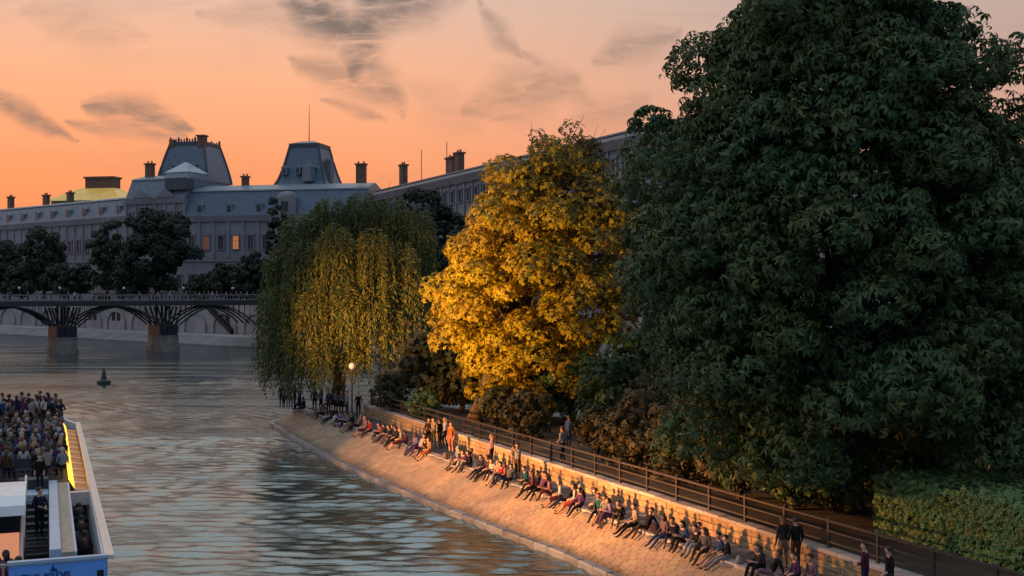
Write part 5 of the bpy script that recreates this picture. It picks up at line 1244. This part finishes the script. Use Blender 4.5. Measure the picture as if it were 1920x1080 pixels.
# added floodlights, unseen: source inferred from the warm glow on wall and trees
def flood(s, target, watt, cone, blend, z=3.0, col=(1.0, .47, .13)):
    p = BP_(s, PT - .30, z); o = empty('added_floodlight', p); tag(o, None); o.parent = bt_; o.matrix_parent_inverse = Matrix.Identity(4)
    lp = Vector((s, PT - .30, z)); o.location = lp
    d = (Vector(target) - p).normalized(); dl = Matrix.Rotation(-brz, 3, 'Z') @ d
    mb = MB(); qn = dl.to_track_quat('Z', 'Y').to_matrix()
    def W(x, y, z_): return tuple(qn @ Vector((x, y, z_)))
    mb.hexa([W(-.16, -.12, -.22), W(.16, -.12, -.22), W(.16, .12, -.22), W(-.16, .12, -.22), W(-.22, -.17, 0), W(.22, -.17, 0), W(.22, .17, 0), W(-.22, .17, 0)]); mb.build('added_lamp_housing', M['steel'], o)
    mb = MB(); mb.hexa([W(-.2, -.15, .003), W(.2, -.15, .003), W(.2, .15, .003), W(-.2, .15, .003), W(-.2, -.15, .02), W(.2, -.15, .02), W(.2, .15, .02), W(-.2, .15, .02)]); mb.build('added_lamp_glass', M['added_lamp_lit'], o)
    mb = MB(); mb.tube([(0, .30, -.06), (0, .18, -.1), W(0, 0, -.2)], .025, 5); mb.build('bracket', M['steel'], o)
    l = bpy.data.lights.new('added_flood_lamp', 'SPOT'); l.energy = watt; l.color = col; l.spot_size = R(cone); l.spot_blend = blend; l.shadow_soft_size = .30
    lo_ = bpy.data.objects.new('added_flood_lamp', l); COL.objects.link(lo_); lo_.parent = o
    lo_.location = dl * .30; lo_.rotation_euler = dl.to_track_quat('-Z', 'Y').to_euler()
TREE_LIGHT = (1.0, .60, .15)
BANK_LIGHT = (1.0, .40, .11)
PT = BW + .05                              # the added lamps ride on two invented masts at the unseen far rail
for s0_ in (15.5, 21.0):
    mb = MB(); mb.tube([(s0_, PT, 2.95), (s0_, PT, 6.9)], [.06, .04], 6); mb.tube([(s0_ - 1.6, PT, 6.46), (s0_ + 1.6, PT, 6.46)], .03, 5); mb.tube([(s0_ - 1.2, PT, 6.86), (s0_ + 1.2, PT, 6.86)], .03, 5); mb.build('added_lamp_mast', M['steel'], bt_)
for k_, (tgt_, w_) in enumerate([((10.5, 37.5, 2.0), 9000), ((8.6, 40.4, 2.0), 32000), ((6.8, 43.8, 2.1), 62000), ((5.1, 47.4, 2.1), 84000), ((3.4, 51.0, 2.1), 88000),
                        ((1.6, 54.8, 2.1), 80000), ((-.3, 58.6, 2.1), 70000), ((-2.4, 62.6, 2.1), 85000), ((-4.8, 67.2, 2.1), 70000), ((-7.6, 72.6, 2.1), 50000)]):
    flood((15.5 if k_ < 5 else 21.0) + (k_ % 5 - 2) * .7, tgt_, w_, 19, 1.0, 6.5, BANK_LIGHT)
flood(15.0, (.3, 74.0, 12.0), 104000, 32, 1.0, 6.9, TREE_LIGHT)
flood(16.0, (-3.0, 74.0, 9.0), 72000, 27, 1.0, 6.9, TREE_LIGHT)
flood(20.5, (-11.0, 84.0, 9.0), 140000, 20, 1.0, 6.9, (1, .50, .12))
flood(21.5, (-8.6, 84.0, 8.0), 80000, 13, 1.0, 6.9, (1, .48, .11))
